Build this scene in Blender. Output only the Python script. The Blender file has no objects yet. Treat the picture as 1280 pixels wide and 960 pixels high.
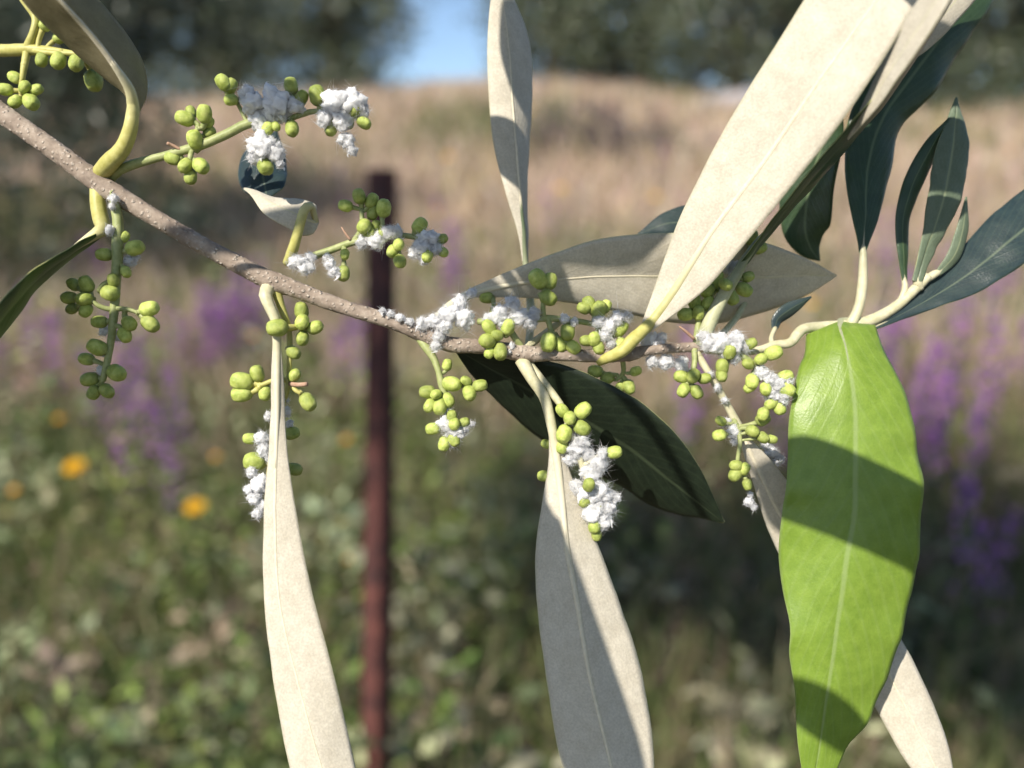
import bpy, bmesh, math, random
import numpy as np
from mathutils import Vector, noise, Matrix

rnd = random.Random(7)
sc = bpy.context.scene
COL = sc.collection

# ------------------------------------------------------------------ camera
PITCH = math.radians(12.0)
FPX = 1004.0                       # focal length in pixels of the 1280 px wide frame
CAM = Vector((0.0, 0.0, 1.05))
FW = Vector((0, math.cos(PITCH), -math.sin(PITCH)))
UP = Vector((0, math.sin(PITCH), math.cos(PITCH)))
RT = Vector((1, 0, 0))
cam = bpy.data.cameras.new('camera')
cam.sensor_width = 36.0
cam.lens = FPX / 1280 * 36
cam.clip_start = 0.01
cam.clip_end = 2000
cam.dof.use_dof = True
cam.dof.focus_distance = 0.149
cam.dof.aperture_fstop = 7.5
cam.dof.aperture_blades = 0
co = bpy.data.objects.new('camera', cam)
COL.objects.link(co)
co.location = CAM
co.rotation_euler = (math.radians(90) - PITCH, 0, 0)
sc.camera = co

# ------------------------------------------------------------------ light
sx, sy, sz = -0.42, -0.76, 0.50          # towards the sun, in camera axes (right, forward, up)
S = (RT * sx + FW * sy + UP * sz).normalized()
world = bpy.data.worlds.new('World')
sc.world = world
world.use_nodes = True
wn = world.node_tree
sky = wn.nodes.new('ShaderNodeTexSky')
sky.sky_type = 'NISHITA'
sky.sun_disc = False
sky.sun_elevation = math.asin(S.z)
sky.sun_rotation = math.atan2(S.x, S.y)
sky.altitude = 300
sky.dust_density = 0.6
sky.ozone_density = 2.0
wn.links.new(sky.outputs[0], wn.nodes['Background'].inputs[0])
wn.nodes['Background'].inputs[1].default_value = 0.11
sun = bpy.data.lights.new('sun', 'SUN')
sun.energy = 5.0
sun.angle = math.radians(0.53)
sun.color = (1.0, 0.93, 0.82)
so = bpy.data.objects.new('sun', sun)
COL.objects.link(so)
so.rotation_euler = S.to_track_quat('Z', 'Y').to_euler()
sc.view_settings.view_transform = 'Standard'
sc.view_settings.look = 'None'
sc.view_settings.gamma = 1
sc.view_settings.exposure = 0.6
sc.cycles.use_denoising = True
sc.cycles.max_bounces = 8
sc.cycles.sample_clamp_indirect = 4.0
sc.cycles.sample_clamp_direct = 12.0


# ------------------------------------------------------------------ helpers
def W(px, py, d):
    """pixel of the 1280x960 photograph at depth d millimetres -> world"""
    d = d / 1000.0
    return CAM + RT * ((px - 640) / FPX * d) + UP * ((480 - py) / FPX * d) + FW * d


def catmull(pts, n):
    """resample rows of numbers to n rows, arc-length even in the first three columns"""
    p = np.array(pts, float)
    k = len(p)
    if k == 2:
        t = np.linspace(0, 1, n)[:, None]
        return p[0] * (1 - t) + p[1] * t
    ext = np.vstack([2 * p[0] - p[1], p, 2 * p[-1] - p[-2]])
    out = []
    m = 24
    for i in range(k - 1):
        a, b, c, d = ext[i], ext[i + 1], ext[i + 2], ext[i + 3]
        for j in range(m):
            t = j / m
            out.append(0.5 * ((2 * b) + (-a + c) * t + (2 * a - 5 * b + 4 * c - d) * t * t + (-a + 3 * b - 3 * c + d) * t ** 3))
    out.append(p[-1])
    out = np.array(out)
    w = min(3, out.shape[1])
    s = np.concatenate([[0], np.cumsum(np.linalg.norm(np.diff(out[:, :w], axis=0), axis=1))])
    tt = np.linspace(0, s[-1], n)
    return np.stack([np.interp(tt, s, out[:, c]) for c in range(out.shape[1])], 1)


class MB:
    def __init__(self):
        self.v, self.f, self.m, self.uv, self.c = [], [], [], [], []

    def tube(self, pts, rad, seg=10, mat=0, bump=0.0, freq=900.0, flat=1.0, cap=True):
        """pts: list of Vectors, rad: list of radii"""
        n = len(pts)
        base = len(self.v)
        up = Vector((0.31, 0.2, 0.93))
        prev = None
        for i in range(n):
            t = (pts[min(i + 1, n - 1)] - pts[max(i - 1, 0)])
            if t.length < 1e-9:
                t = Vector((0, 0, 1))
            t.normalize()
            if prev is None:
                x = t.cross(up)
                if x.length < 1e-3:
                    x = t.cross(Vector((1, 0, 0)))
                x.normalize()
            else:
                x = prev - t * prev.dot(t)
                x.normalize()
            prev = x
            y = t.cross(x)
            for j in range(seg):
                a = 2 * math.pi * j / seg
                dirv = x * math.cos(a) + y * math.sin(a) * flat
                r = rad[i]
                p = pts[i] + dirv * r
                if bump:
                    q = p * freq
                    r2 = r * (1 + bump * (noise.noise(q) + 0.6 * noise.noise(q * 2.3)))
                    p = pts[i] + dirv * r2
                self.v.append(p)
        for i in range(n - 1):
            for j in range(seg):
                a = base + i * seg + j
                b = base + i * seg + (j + 1) % seg
                self.f.append((a, b, b + seg, a + seg))
                self.m.append(mat)
        if cap:
            self.f.append(tuple(base + j for j in range(seg))[::-1]); self.m.append(mat)
            self.f.append(tuple(base + (n - 1) * seg + j for j in range(seg))); self.m.append(mat)

    def build(self, name, mats, parent=None, smooth=True):
        me = bpy.data.meshes.new(name)
        me.from_pydata([tuple(v) for v in self.v], [], self.f)
        for m in (mats if isinstance(mats, (list, tuple)) else [mats]):
            me.materials.append(m)
        me.polygons.foreach_set('material_index', self.m if self.m else [0] * len(self.f))
        if smooth:
            me.polygons.foreach_set('use_smooth', [True] * len(self.f))
        me.update()
        return link(name, me, parent)


def link(name, me, parent=None):
    o = bpy.data.objects.new(name, me)
    COL.objects.link(o)
    if parent is not None:
        o.parent = parent
        o.matrix_parent_inverse = parent_world(parent).inverted()
    return o


def parent_world(o):
    m = o.matrix_basis.copy()
    if o.parent:
        m = parent_world(o.parent) @ o.matrix_parent_inverse @ m
    return m


def empty(name, loc):
    o = bpy.data.objects.new(name, None)
    COL.objects.link(o)
    o.location = loc
    o.empty_display_size = 0.02
    return o


def tag(o, label=None, cat=None, group=None, kind=None):
    if label: o['label'] = label
    if cat: o['category'] = cat
    if group: o['group'] = group
    if kind: o['kind'] = kind
    return o


# ------------------------------------------------------------------ materials
def mat(name):
    m = bpy.data.materials.new(name)
    m.use_nodes = True
    nt = m.node_tree
    nt.nodes.clear()
    out = nt.nodes.new('ShaderNodeOutputMaterial')
    return m, nt, out


def N(nt, t, **kw):
    n = nt.nodes.new(t)
    for k, v in kw.items():
        if k.startswith('i_'):
            n.inputs[k[2:].replace('_', ' ')].default_value = v
        else:
            setattr(n, k, v)
    return n


def ramp(nt, stops):
    r = nt.nodes.new('ShaderNodeValToRGB')
    e = r.color_ramp.elements
    while len(e) > 1:
        e.remove(e[-1])
    e[0].position, e[0].color = stops[0][0], (*stops[0][1], 1)
    for p, c in stops[1:]:
        x = e.new(p)
        x.color = (*c, 1)
    return r


def mixc(nt, fac, a, b, mode='MIX'):
    m = nt.nodes.new('ShaderNodeMix')
    m.data_type = 'RGBA'
    m.blend_type = mode
    for sock, val in ((m.inputs[0], fac), (m.inputs[6], a), (m.inputs[7], b)):
        if isinstance(val, bpy.types.NodeSocket):
            nt.links.new(val, sock)
        elif isinstance(val, (int, float)):
            sock.default_value = val
        else:
            sock.default_value = (*val, 1)
    return m.outputs[2]


def leaf_material(name, base, light, rib, rough, transl, tcol, spec=0.4, vein=0.25, ribw=0.05, sheen=0.0, mott=1.0, ribs=.85):
    m, nt, out = mat(name)
    L = nt.links.new
    uv = N(nt, 'ShaderNodeUVMap')
    sep = N(nt, 'ShaderNodeSeparateXYZ'); L(uv.outputs[0], sep.inputs[0])
    tc = N(nt, 'ShaderNodeTexCoord')
    nz = N(nt, 'ShaderNodeTexNoise', i_Scale=420.0, i_Detail=5.0, i_Roughness=0.6); L(tc.outputs['Object'], nz.inputs['Vector'])
    nz2 = N(nt, 'ShaderNodeTexNoise', i_Scale=2600.0, i_Detail=2.0); L(tc.outputs['Object'], nz2.inputs['Vector'])
    # |u|
    su = N(nt, 'ShaderNodeMath', operation='SUBTRACT'); L(sep.outputs[0], su.inputs[0]); su.inputs[1].default_value = 0.5
    au = N(nt, 'ShaderNodeMath', operation='ABSOLUTE'); L(su.outputs[0], au.inputs[0])
    # lateral veins, slanting forward from the midrib
    vv = N(nt, 'ShaderNodeMath', operation='MULTIPLY_ADD'); L(au.outputs[0], vv.inputs[0]); vv.inputs[1].default_value = -0.55; L(sep.outputs[1], vv.inputs[2])
    cmb = N(nt, 'ShaderNodeCombineXYZ'); L(vv.outputs[0], cmb.inputs[0])
    wv = N(nt, 'ShaderNodeTexWave', i_Scale=5.2, i_Distortion=1.4, i_Detail=2.0); L(cmb.outputs[0], wv.inputs['Vector'])
    wv.inputs['Detail Scale'].default_value = 3.0
    wr = ramp(nt, [(0.0, (0, 0, 0)), (0.72, (0, 0, 0)), (1.0, (1, 1, 1))]); L(wv.outputs[1], wr.inputs[0])
    vf = N(nt, 'ShaderNodeMath', operation='MULTIPLY'); L(wr.outputs[0], vf.inputs[0]); vf.inputs[1].default_value = vein
    r1 = ramp(nt, [(0.32, base), (0.68, light)]); L(nz.outputs[0], r1.inputs[0])
    fine = ramp(nt, [(0.3, (1 - .16 * mott,) * 3), (0.7, (1 + .06 * mott,) * 3)]); L(nz2.outputs[0], fine.inputs[0])
    c = mixc(nt, vf.outputs[0], r1.outputs[0], rib)
    c = mixc(nt, 1.0, c, fine.outputs[0], 'MULTIPLY')
    ribf = N(nt, 'ShaderNodeMapRange'); L(au.outputs[0], ribf.inputs[0])
    ribf.inputs[1].default_value = ribw * .35; ribf.inputs[2].default_value = ribw
    ribf.inputs[3].default_value = ribs; ribf.inputs[4].default_value = 0.0
    c = mixc(nt, ribf.outputs[0], c, rib)
    # margin
    mg = N(nt, 'ShaderNodeMapRange'); L(au.outputs[0], mg.inputs[0])
    mg.inputs[1].default_value = 0.475; mg.inputs[2].default_value = 0.5; mg.inputs[3].default_value = 0.0; mg.inputs[4].default_value = 0.6
    c = mixc(nt, mg.outputs[0], c, rib)
    p = N(nt, 'ShaderNodeBsdfPrincipled', i_Roughness=rough)
    p.inputs['Specular IOR Level'].default_value = spec
    p.inputs['Sheen Weight'].default_value = sheen
    L(c, p.inputs['Base Color'])
    bp = N(nt, 'ShaderNodeBump', i_Strength=0.22, i_Distance=0.0002)
    hs = N(nt, 'ShaderNodeMath', operation='ADD'); L(nz.outputs[0], hs.inputs[0]); L(nz2.outputs[0], hs.inputs[1])
    h2 = N(nt, 'ShaderNodeMath', operation='MULTIPLY_ADD'); L(wr.outputs[0], h2.inputs[0]); h2.inputs[1].default_value = 0.4 if spec > .4 else .25; L(hs.outputs[0], h2.inputs[2])
    L(h2.outputs[0], bp.inputs['Height'])
    L(bp.outputs[0], p.inputs['Normal'])
    tr = N(nt, 'ShaderNodeBsdfTranslucent'); tr.inputs[0].default_value = (*tcol, 1)
    mx = N(nt, 'ShaderNodeMixShader'); mx.inputs[0].default_value = transl
    L(p.outputs[0], mx.inputs[1]); L(tr.outputs[0], mx.inputs[2])
    L(mx.outputs[0], out.inputs[0])
    return m


M = {}
M['under'] = leaf_material('leaf_underside', (.53, .48, .385), (.62, .57, .47), (.55, .53, .33), .6, .16, (.55, .6, .2), spec=.28, vein=.04, ribw=.02, sheen=.15)
M['top'] = leaf_material('leaf_upper_side', (.028, .055, .026), (.04, .075, .034), (.13, .18, .09), .36, .16, (.2, .38, .05), spec=.5, vein=.12, ribw=.035)
M['bright'] = leaf_material('young_leaf_upper_side', (.17, .27, .035), (.23, .34, .05), (.34, .43, .18), .40, .3, (.42, .58, .09), spec=.5, vein=.10, ribw=.026, mott=.6, ribs=.55)
M['black'] = leaf_material('shaded_leaf_upper_side', (.009, .015, .009), (.015, .024, .013), (.04, .055, .03), .5, .06, (.1, .2, .04), spec=.3, vein=.15, ribw=.03)  # upper side with the shade behind the branch painted in as near-black green
M['thin'] = leaf_material('thin_leaf_underside', (.30, .255, .15), (.38, .33, .20), (.5, .46, .2), .6, .4, (.62, .5, .14), spec=.28, vein=.04, ribw=.02)
M['sage'] = leaf_material('shoot_leaf', (.12, .16, .105), (.16, .20, .135), (.30, .34, .2), .45, .2, (.35, .45, .2), spec=.4, vein=.1, ribw=.05)
M['blue'] = leaf_material('old_leaf_upper_side', (.02, .035, .04), (.03, .05, .05), (.1, .13, .09), .33, .12, (.15, .3, .05), spec=.55, vein=.1, ribw=.03)


def simple(name, c1, c2, scale, rough=.5, spec=.4, bump=.3, dist=.0003, sss=0.0, transl=0.0, tcol=(1, 1, 1), lo=.35, hi=.65, objrand=0.0):
    m, nt, out = mat(name)
    L = nt.links.new
    tc = N(nt, 'ShaderNodeTexCoord')
    nz = N(nt, 'ShaderNodeTexNoise', i_Scale=scale, i_Detail=6.0, i_Roughness=.62); L(tc.outputs['Object'], nz.inputs['Vector'])
    r = ramp(nt, [(lo, c1), (hi, c2)]); L(nz.outputs[0], r.inputs[0])
    c = r.outputs[0]
    if objrand:
        oi = N(nt, 'ShaderNodeObjectInfo')
        h = N(nt, 'ShaderNodeHueSaturation')
        mr = N(nt, 'ShaderNodeMapRange'); L(oi.outputs['Random'], mr.inputs[0]); mr.inputs[3].default_value = 1 - objrand; mr.inputs[4].default_value = 1 + objrand * .6
        L(mr.outputs[0], h.inputs['Value']); L(c, h.inputs['Color'])
        m2 = N(nt, 'ShaderNodeMapRange'); L(oi.outputs['Random'], m2.inputs[0]); m2.inputs[3].default_value = .5 + objrand * .06; m2.inputs[4].default_value = .5 - objrand * .03
        L(m2.outputs[0], h.inputs['Hue'])
        c = h.outputs[0]
    p = N(nt, 'ShaderNodeBsdfPrincipled', i_Roughness=rough)
    p.inputs['Specular IOR Level'].default_value = spec
    L(c, p.inputs['Base Color'])
    if sss:
        p.inputs['Subsurface Weight'].default_value = sss
        p.inputs['Subsurface Radius'].default_value = (1.0, 1.2, .35)
        p.inputs['Subsurface Scale'].default_value = .0012
    if bump:
        b = N(nt, 'ShaderNodeBump', i_Strength=bump, i_Distance=dist); L(nz.outputs[0], b.inputs['Height']); L(b.outputs[0], p.inputs['Normal'])
    sh = p.outputs[0]
    if transl:
        tr = N(nt, 'ShaderNodeBsdfTranslucent'); tr.inputs[0].default_value = (*tcol, 1)
        mx = N(nt, 'ShaderNodeMixShader'); mx.inputs[0].default_value = transl
        L(sh, mx.inputs[1]); L(tr.outputs[0], mx.inputs[2]); sh = mx.outputs[0]
    L(sh, out.inputs[0])
    return m


M['margin'] = simple('leaf_margin', (.34, .36, .13), (.45, .45, .2), 800, .5)
M['rib'] = simple('leaf_midrib', (.54, .49, .36), (.63, .57, .44), 900, .6, .25, .2)
M['petiole'] = simple('leaf_stalk', (.42, .40, .24), (.56, .52, .36), 700, .5, .35, .3)


def stalk_material(name, c1, c2, end):
    m = simple(name, c1, c2, 700, .48, .35, .25)
    nt = m.node_tree
    p = next(n for n in nt.nodes if n.type == 'BSDF_PRINCIPLED')
    src = p.inputs['Base Color'].links[0].from_socket
    at = N(nt, 'ShaderNodeAttribute', attribute_name='along')
    mr = N(nt, 'ShaderNodeMapRange'); nt.links.new(at.outputs['Fac'], mr.inputs[0]); mr.inputs[1].default_value = .40; mr.inputs[2].default_value = .85
    nt.links.new(mixc(nt, mr.outputs[0], src, end), p.inputs['Base Color'])
    return m


M['petiole'] = stalk_material('leaf_stalk', (.42, .40, .24), (.56, .52, .36), (.58, .53, .40))
M['petiole_green'] = stalk_material('green_leaf_stalk', (.36, .34, .09), (.48, .45, .16), (.57, .53, .38))
M['petiole_shoot'] = stalk_material('shoot_leaf_stalk', (.46, .43, .28), (.56, .52, .36), (.07, .095, .05))
M['petiole_sage'] = stalk_material('tip_leaf_stalk', (.46, .43, .28), (.56, .52, .36), (.2, .24, .16))
M['petiole_dark'] = stalk_material('grey_green_leaf_stalk', (.36, .37, .22), (.46, .46, .30), (.10, .13, .07))
M['rachis'] = simple('flower_stalk', (.22, .26, .09), (.34, .36, .16), 900, .5, .35, .3)


def bud_material():
    m, nt, out = mat('flower_bud')
    L = nt.links.new
    tc = N(nt, 'ShaderNodeTexCoord')
    oi = N(nt, 'ShaderNodeObjectInfo')
    nz = N(nt, 'ShaderNodeTexNoise', noise_dimensions='4D', i_Scale=1.6, i_Detail=5.0, i_Roughness=.6); L(tc.outputs['Object'], nz.inputs['Vector'])
    ml = N(nt, 'ShaderNodeMath', operation='MULTIPLY'); L(oi.outputs['Random'], ml.inputs[0]); ml.inputs[1].default_value = 40; L(ml.outputs[0], nz.inputs['W'])
    n2 = N(nt, 'ShaderNodeTexNoise', i_Scale=11.0, i_Detail=3.0); L(tc.outputs['Object'], n2.inputs['Vector'])
    r = ramp(nt, [(.3, (.19, .25, .035)), (.55, (.36, .42, .09)), (.75, (.46, .49, .16))]); L(nz.outputs[0], r.inputs[0])
    sep = N(nt, 'ShaderNodeSeparateXYZ'); L(tc.outputs['Object'], sep.inputs[0])
    zr = N(nt, 'ShaderNodeMapRange'); L(sep.outputs[2], zr.inputs[0]); zr.inputs[1].default_value = -.9; zr.inputs[2].default_value = -.35; zr.inputs[3].default_value = .7; zr.inputs[4].default_value = 0
    c = mixc(nt, zr.outputs[0], r.outputs[0], (.20, .23, .07))
    sp = ramp(nt, [(.58, (0, 0, 0)), (.72, (1, 1, 1))]); L(n2.outputs[0], sp.inputs[0])
    sm = N(nt, 'ShaderNodeMath', operation='MULTIPLY'); L(sp.outputs[0], sm.inputs[0]); sm.inputs[1].default_value = .35
    c = mixc(nt, sm.outputs[0], c, (.56, .58, .34))
    h = N(nt, 'ShaderNodeHueSaturation'); L(c, h.inputs['Color'])
    mr = N(nt, 'ShaderNodeMapRange'); L(oi.outputs['Random'], mr.inputs[0]); mr.inputs[3].default_value = .8; mr.inputs[4].default_value = 1.3; L(mr.outputs[0], h.inputs['Value']); h.inputs['Saturation'].default_value = .97
    p = N(nt, 'ShaderNodeBsdfPrincipled', i_Roughness=.5); p.inputs['Specular IOR Level'].default_value = .35
    p.inputs['Subsurface Weight'].default_value = .12; p.inputs['Subsurface Radius'].default_value = (1, 1.1, .35); p.inputs['Subsurface Scale'].default_value = .0008
    L(h.outputs[0], p.inputs['Base Color'])
    ad = N(nt, 'ShaderNodeMath', operation='ADD'); L(nz.outputs[0], ad.inputs[0]); L(n2.outputs[0], ad.inputs[1])
    b = N(nt, 'ShaderNodeBump', i_Strength=.45, i_Distance=.00025); L(ad.outputs[0], b.inputs['Height']); L(b.outputs[0], p.inputs['Normal'])
    L(p.outputs[0], out.inputs[0])
    return m


M['bud'] = bud_material()
M['stub'] = simple('dry_stub', (.30, .18, .12), (.45, .30, .22), 900, .7, .2, .4)


def bark_material():
    m, nt, out = mat('olive_bark')
    L = nt.links.new
    tc = N(nt, 'ShaderNodeTexCoord')
    nz = N(nt, 'ShaderNodeTexNoise', i_Scale=260.0, i_Detail=8.0, i_Roughness=.7); L(tc.outputs['Object'], nz.inputs['Vector'])
    vo = N(nt, 'ShaderNodeTexVoronoi', i_Scale=1000.0); L(tc.outputs['Object'], vo.inputs['Vector'])
    nz3 = N(nt, 'ShaderNodeTexNoise', i_Scale=1500.0, i_Detail=4.0); L(tc.outputs['Object'], nz3.inputs['Vector'])
    r = ramp(nt, [(.3, (.15, .115, .09)), (.52, (.28, .225, .18)), (.72, (.44, .375, .31))]); L(nz.outputs[0], r.inputs[0])
    sp = ramp(nt, [(.05, (1, 1, 1)), (.45, (0, 0, 0))]); sp.color_ramp.interpolation = 'EASE'; L(vo.outputs[0], sp.inputs[0])
    gate = ramp(nt, [(.36, (0, 0, 0)), (.62, (1, 1, 1))]); L(nz3.outputs[0], gate.inputs[0])
    g = N(nt, 'ShaderNodeMath', operation='MULTIPLY'); L(sp.outputs[0], g.inputs[0]); L(gate.outputs[0], g.inputs[1])
    c = mixc(nt, g.outputs[0], r.outputs[0], (.62, .55, .47))
    p = N(nt, 'ShaderNodeBsdfPrincipled', i_Roughness=.75); p.inputs['Specular IOR Level'].default_value = .25
    L(c, p.inputs['Base Color'])
    h = N(nt, 'ShaderNodeMath', operation='MULTIPLY_ADD'); L(g.outputs[0], h.inputs[0]); h.inputs[1].default_value = 1.2; L(nz.outputs[0], h.inputs[2])
    b = N(nt, 'ShaderNodeBump', i_Strength=.9, i_Distance=.0004); L(h.outputs[0], b.inputs['Height']); L(b.outputs[0], p.inputs['Normal'])
    L(p.outputs[0], out.inputs[0])
    return m


M['bark'] = bark_material()


def wool_material():
    m, nt, out = mat('white_wax_wool')
    L = nt.links.new
    tc = N(nt, 'ShaderNodeTexCoord')
    nz = N(nt, 'ShaderNodeTexNoise', i_Scale=900.0, i_Detail=6.0, i_Roughness=.7); L(tc.outputs['Object'], nz.inputs['Vector'])
    nz2 = N(nt, 'ShaderNodeTexNoise', i_Scale=330.0, i_Detail=3.0); L(tc.outputs['Object'], nz2.inputs['Vector'])
    r = ramp(nt, [(.3, (.78, .78, .80)), (.5, (.86, .86, .87)), (.7, (.90, .90, .90))]); L(nz2.outputs[0], r.inputs[0])
    p = N(nt, 'ShaderNodeBsdfPrincipled', i_Roughness=.85); p.inputs['Specular IOR Level'].default_value = .2
    p.inputs['Subsurface Weight'].default_value = .75
    p.inputs['Subsurface Radius'].default_value = (1, 1, 1)
    p.inputs['Subsurface Scale'].default_value = .0018
    p.inputs['Sheen Weight'].default_value = .3
    L(r.outputs[0], p.inputs['Base Color'])
    b = N(nt, 'ShaderNodeBump', i_Strength=.7, i_Distance=.0004); L(nz.outputs[0], b.inputs['Height']); L(b.outputs[0], p.inputs['Normal'])
    tr = N(nt, 'ShaderNodeBsdfTranslucent'); tr.inputs[0].default_value = (.85, .85, .88, 1)
    mx = N(nt, 'ShaderNodeMixShader'); mx.inputs[0].default_value = .15
    L(p.outputs[0], mx.inputs[1]); L(tr.outputs[0], mx.inputs[2])
    L(mx.outputs[0], out.inputs[0])
    return m


M['wool'] = wool_material()


def colour_attr_material(name, rough=.6, spec=.3, transl=.3, tint=1.0):
    m, nt, out = mat(name)
    L = nt.links.new
    at = N(nt, 'ShaderNodeAttribute', attribute_name='col')
    p = N(nt, 'ShaderNodeBsdfPrincipled', i_Roughness=rough); p.inputs['Specular IOR Level'].default_value = spec
    L(at.outputs[0], p.inputs['Base Color'])
    tr = N(nt, 'ShaderNodeBsdfTranslucent'); L(at.outputs[0], tr.inputs[0])
    mx = N(nt, 'ShaderNodeMixShader'); mx.inputs[0].default_value = transl
    L(p.outputs[0], mx.inputs[1]); L(tr.outputs[0], mx.inputs[2]); L(mx.outputs[0], out.inputs[0])
    return m


M['foliage'] = colour_attr_material('meadow_foliage', .5, .4, .3)
M['crown'] = colour_attr_material('olive_foliage', .45, .45, .2)
M['petal'] = colour_attr_material('petal', .6, .2, .35)


# ------------------------------------------------------------------ ground and meadow
def terrain(x, y):
    x = np.asarray(x, float); y = np.asarray(y, float)
    t = np.clip((y - 1.4) / 16.0, 0, 1)
    h = 2.85 * (t * t * (1 - t) * 1.2 + t)
    h = h - 0.05 * np.clip(y - 17.4, 0, 40)
    h = h + 0.10 * np.sin(x * .7 + 1.3) * np.clip(y / 8, 0, 1) + .04 * np.sin(x * 2.1 + y * 1.7)
    h = h + 0.18 * np.sin(x * .3 + 1.9) * np.clip(y / 18, 0, 1)
    return h


def tz(x, y):
    return float(terrain(x, y))


def ground_hit(px, py, h=0.0):
    """where the ray of a pixel meets the ground raised by h"""
    d = (RT * ((px - 640) / FPX) + UP * ((480 - py) / FPX) + FW)
    t = .4
    while t < 60:
        p = CAM + d * t
        if p.z < tz(p.x, p.y) + h:
            return p.x, p.y
        t *= 1.01
    return p.x, p.y


def ground():
    xs = np.concatenate([-np.geomspace(400, 4, 22), np.linspace(-3.8, 3.8, 60), np.geomspace(4, 400, 22)])
    ys = np.concatenate([np.linspace(-60, -3, 12), np.linspace(-2.5, 8, 80), np.geomspace(8.2, 600, 50)])
    X, Y = np.meshgrid(xs, ys)
    Z = terrain(X, Y) + .02 * np.sin(X * 9) * np.sin(Y * 7.3)
    v = np.stack([X, Y, Z], -1).reshape(-1, 3)
    nx = len(xs)
    f = [(j * nx + i, j * nx + i + 1, (j + 1) * nx + i + 1, (j + 1) * nx + i) for j in range(len(ys) - 1) for i in range(nx - 1)]
    me = bpy.data.meshes.new('ground')
    me.from_pydata(v.tolist(), [], f)
    me.polygons.foreach_set('use_smooth', [True] * len(f))
    m, nt, out = mat('meadow_soil')
    L = nt.links.new
    geo = N(nt, 'ShaderNodeNewGeometry')
    sp = N(nt, 'ShaderNodeSeparateXYZ'); L(geo.outputs['Position'], sp.inputs[0])
    n1 = N(nt, 'ShaderNodeTexNoise', i_Scale=3.0, i_Detail=8.0, i_Roughness=.7); L(geo.outputs['Position'], n1.inputs['Vector'])
    n2 = N(nt, 'ShaderNodeTexNoise', i_Scale=.9, i_Detail=5.0); L(geo.outputs['Position'], n2.inputs['Vector'])
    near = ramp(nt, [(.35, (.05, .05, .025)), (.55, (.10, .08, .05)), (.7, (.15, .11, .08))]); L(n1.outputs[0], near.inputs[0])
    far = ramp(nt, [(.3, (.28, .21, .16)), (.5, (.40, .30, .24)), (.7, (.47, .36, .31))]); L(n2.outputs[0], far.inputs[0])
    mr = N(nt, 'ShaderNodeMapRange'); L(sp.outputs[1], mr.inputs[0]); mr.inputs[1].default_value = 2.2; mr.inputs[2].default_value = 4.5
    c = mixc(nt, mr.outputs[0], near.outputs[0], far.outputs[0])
    p = N(nt, 'ShaderNodeBsdfPrincipled', i_Roughness=.95); p.inputs['Specular IOR Level'].default_value = .1
    L(c, p.inputs['Base Color'])
    b = N(nt, 'ShaderNodeBump', i_Strength=.6, i_Distance=.03); L(n1.outputs[0], b.inputs['Height']); L(b.outputs[0], p.inputs['Normal'])
    L(p.outputs[0], out.inputs[0])
    me.materials.append(m)
    tag(link('ground', me), kind='structure')


ground()
nr = np.random.default_rng(11)


def quads_object(name, P, T, B, Ln, Wd, cols, material, bend=None, parent=None):
    """leaf-shaped faces: centre base P, direction T, side B, length, width -> two triangles folded pairs"""
    n = len(P)
    tip = P + T * Ln[:, None]
    if bend is not None:
        tip = tip + bend
    midp = P + T * (Ln * .45)[:, None]
    if bend is not None:
        midp = midp + bend * .2
    a = midp + B * (Wd / 2)[:, None]
    b = midp - B * (Wd / 2)[:, None]
    V = np.stack([P, a, tip, b], 1).reshape(-1, 3)
    F = np.arange(n * 4, dtype=np.int32)
    me = bpy.data.meshes.new(name)
    me.vertices.add(n * 4)
    me.vertices.foreach_set('co', V.astype(np.float32).ravel())
    me.loops.add(n * 4)
    me.loops.foreach_set('vertex_index', F)
    me.polygons.add(n)
    me.polygons.foreach_set('loop_start', np.arange(0, n * 4, 4, dtype=np.int32))
    me.polygons.foreach_set('loop_total', np.full(n, 4, dtype=np.int32))
    ca = me.color_attributes.new('col', 'FLOAT_COLOR', 'POINT')
    cc = np.repeat(np.concatenate([cols, np.ones((n, 1))], 1), 4, axis=0)
    ca.data.foreach_set('color', cc.astype(np.float32).ravel())
    me.update(calc_edges=True)
    me.materials.append(material)
    return link(name, me, parent)


def unit(v):
    return v / np.maximum(np.linalg.norm(v, axis=1, keepdims=True), 1e-9)


def pick(pal, n, jit=.18):
    pal = np.array(pal)
    c = pal[nr.integers(0, len(pal), n)]
    return np.clip(c * (1 + jit * nr.standard_normal((n, 1))) * (1 + .05 * nr.standard_normal((n, 3))), .005, .9)


def field(n, y0, y1, power=1.0, margin=.35):
    u = nr.random(n) ** power
    y = y0 + (y1 - y0) * u
    x = (nr.random(n) * 2 - 1) * (y * .72 + margin)
    return x, y


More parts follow.
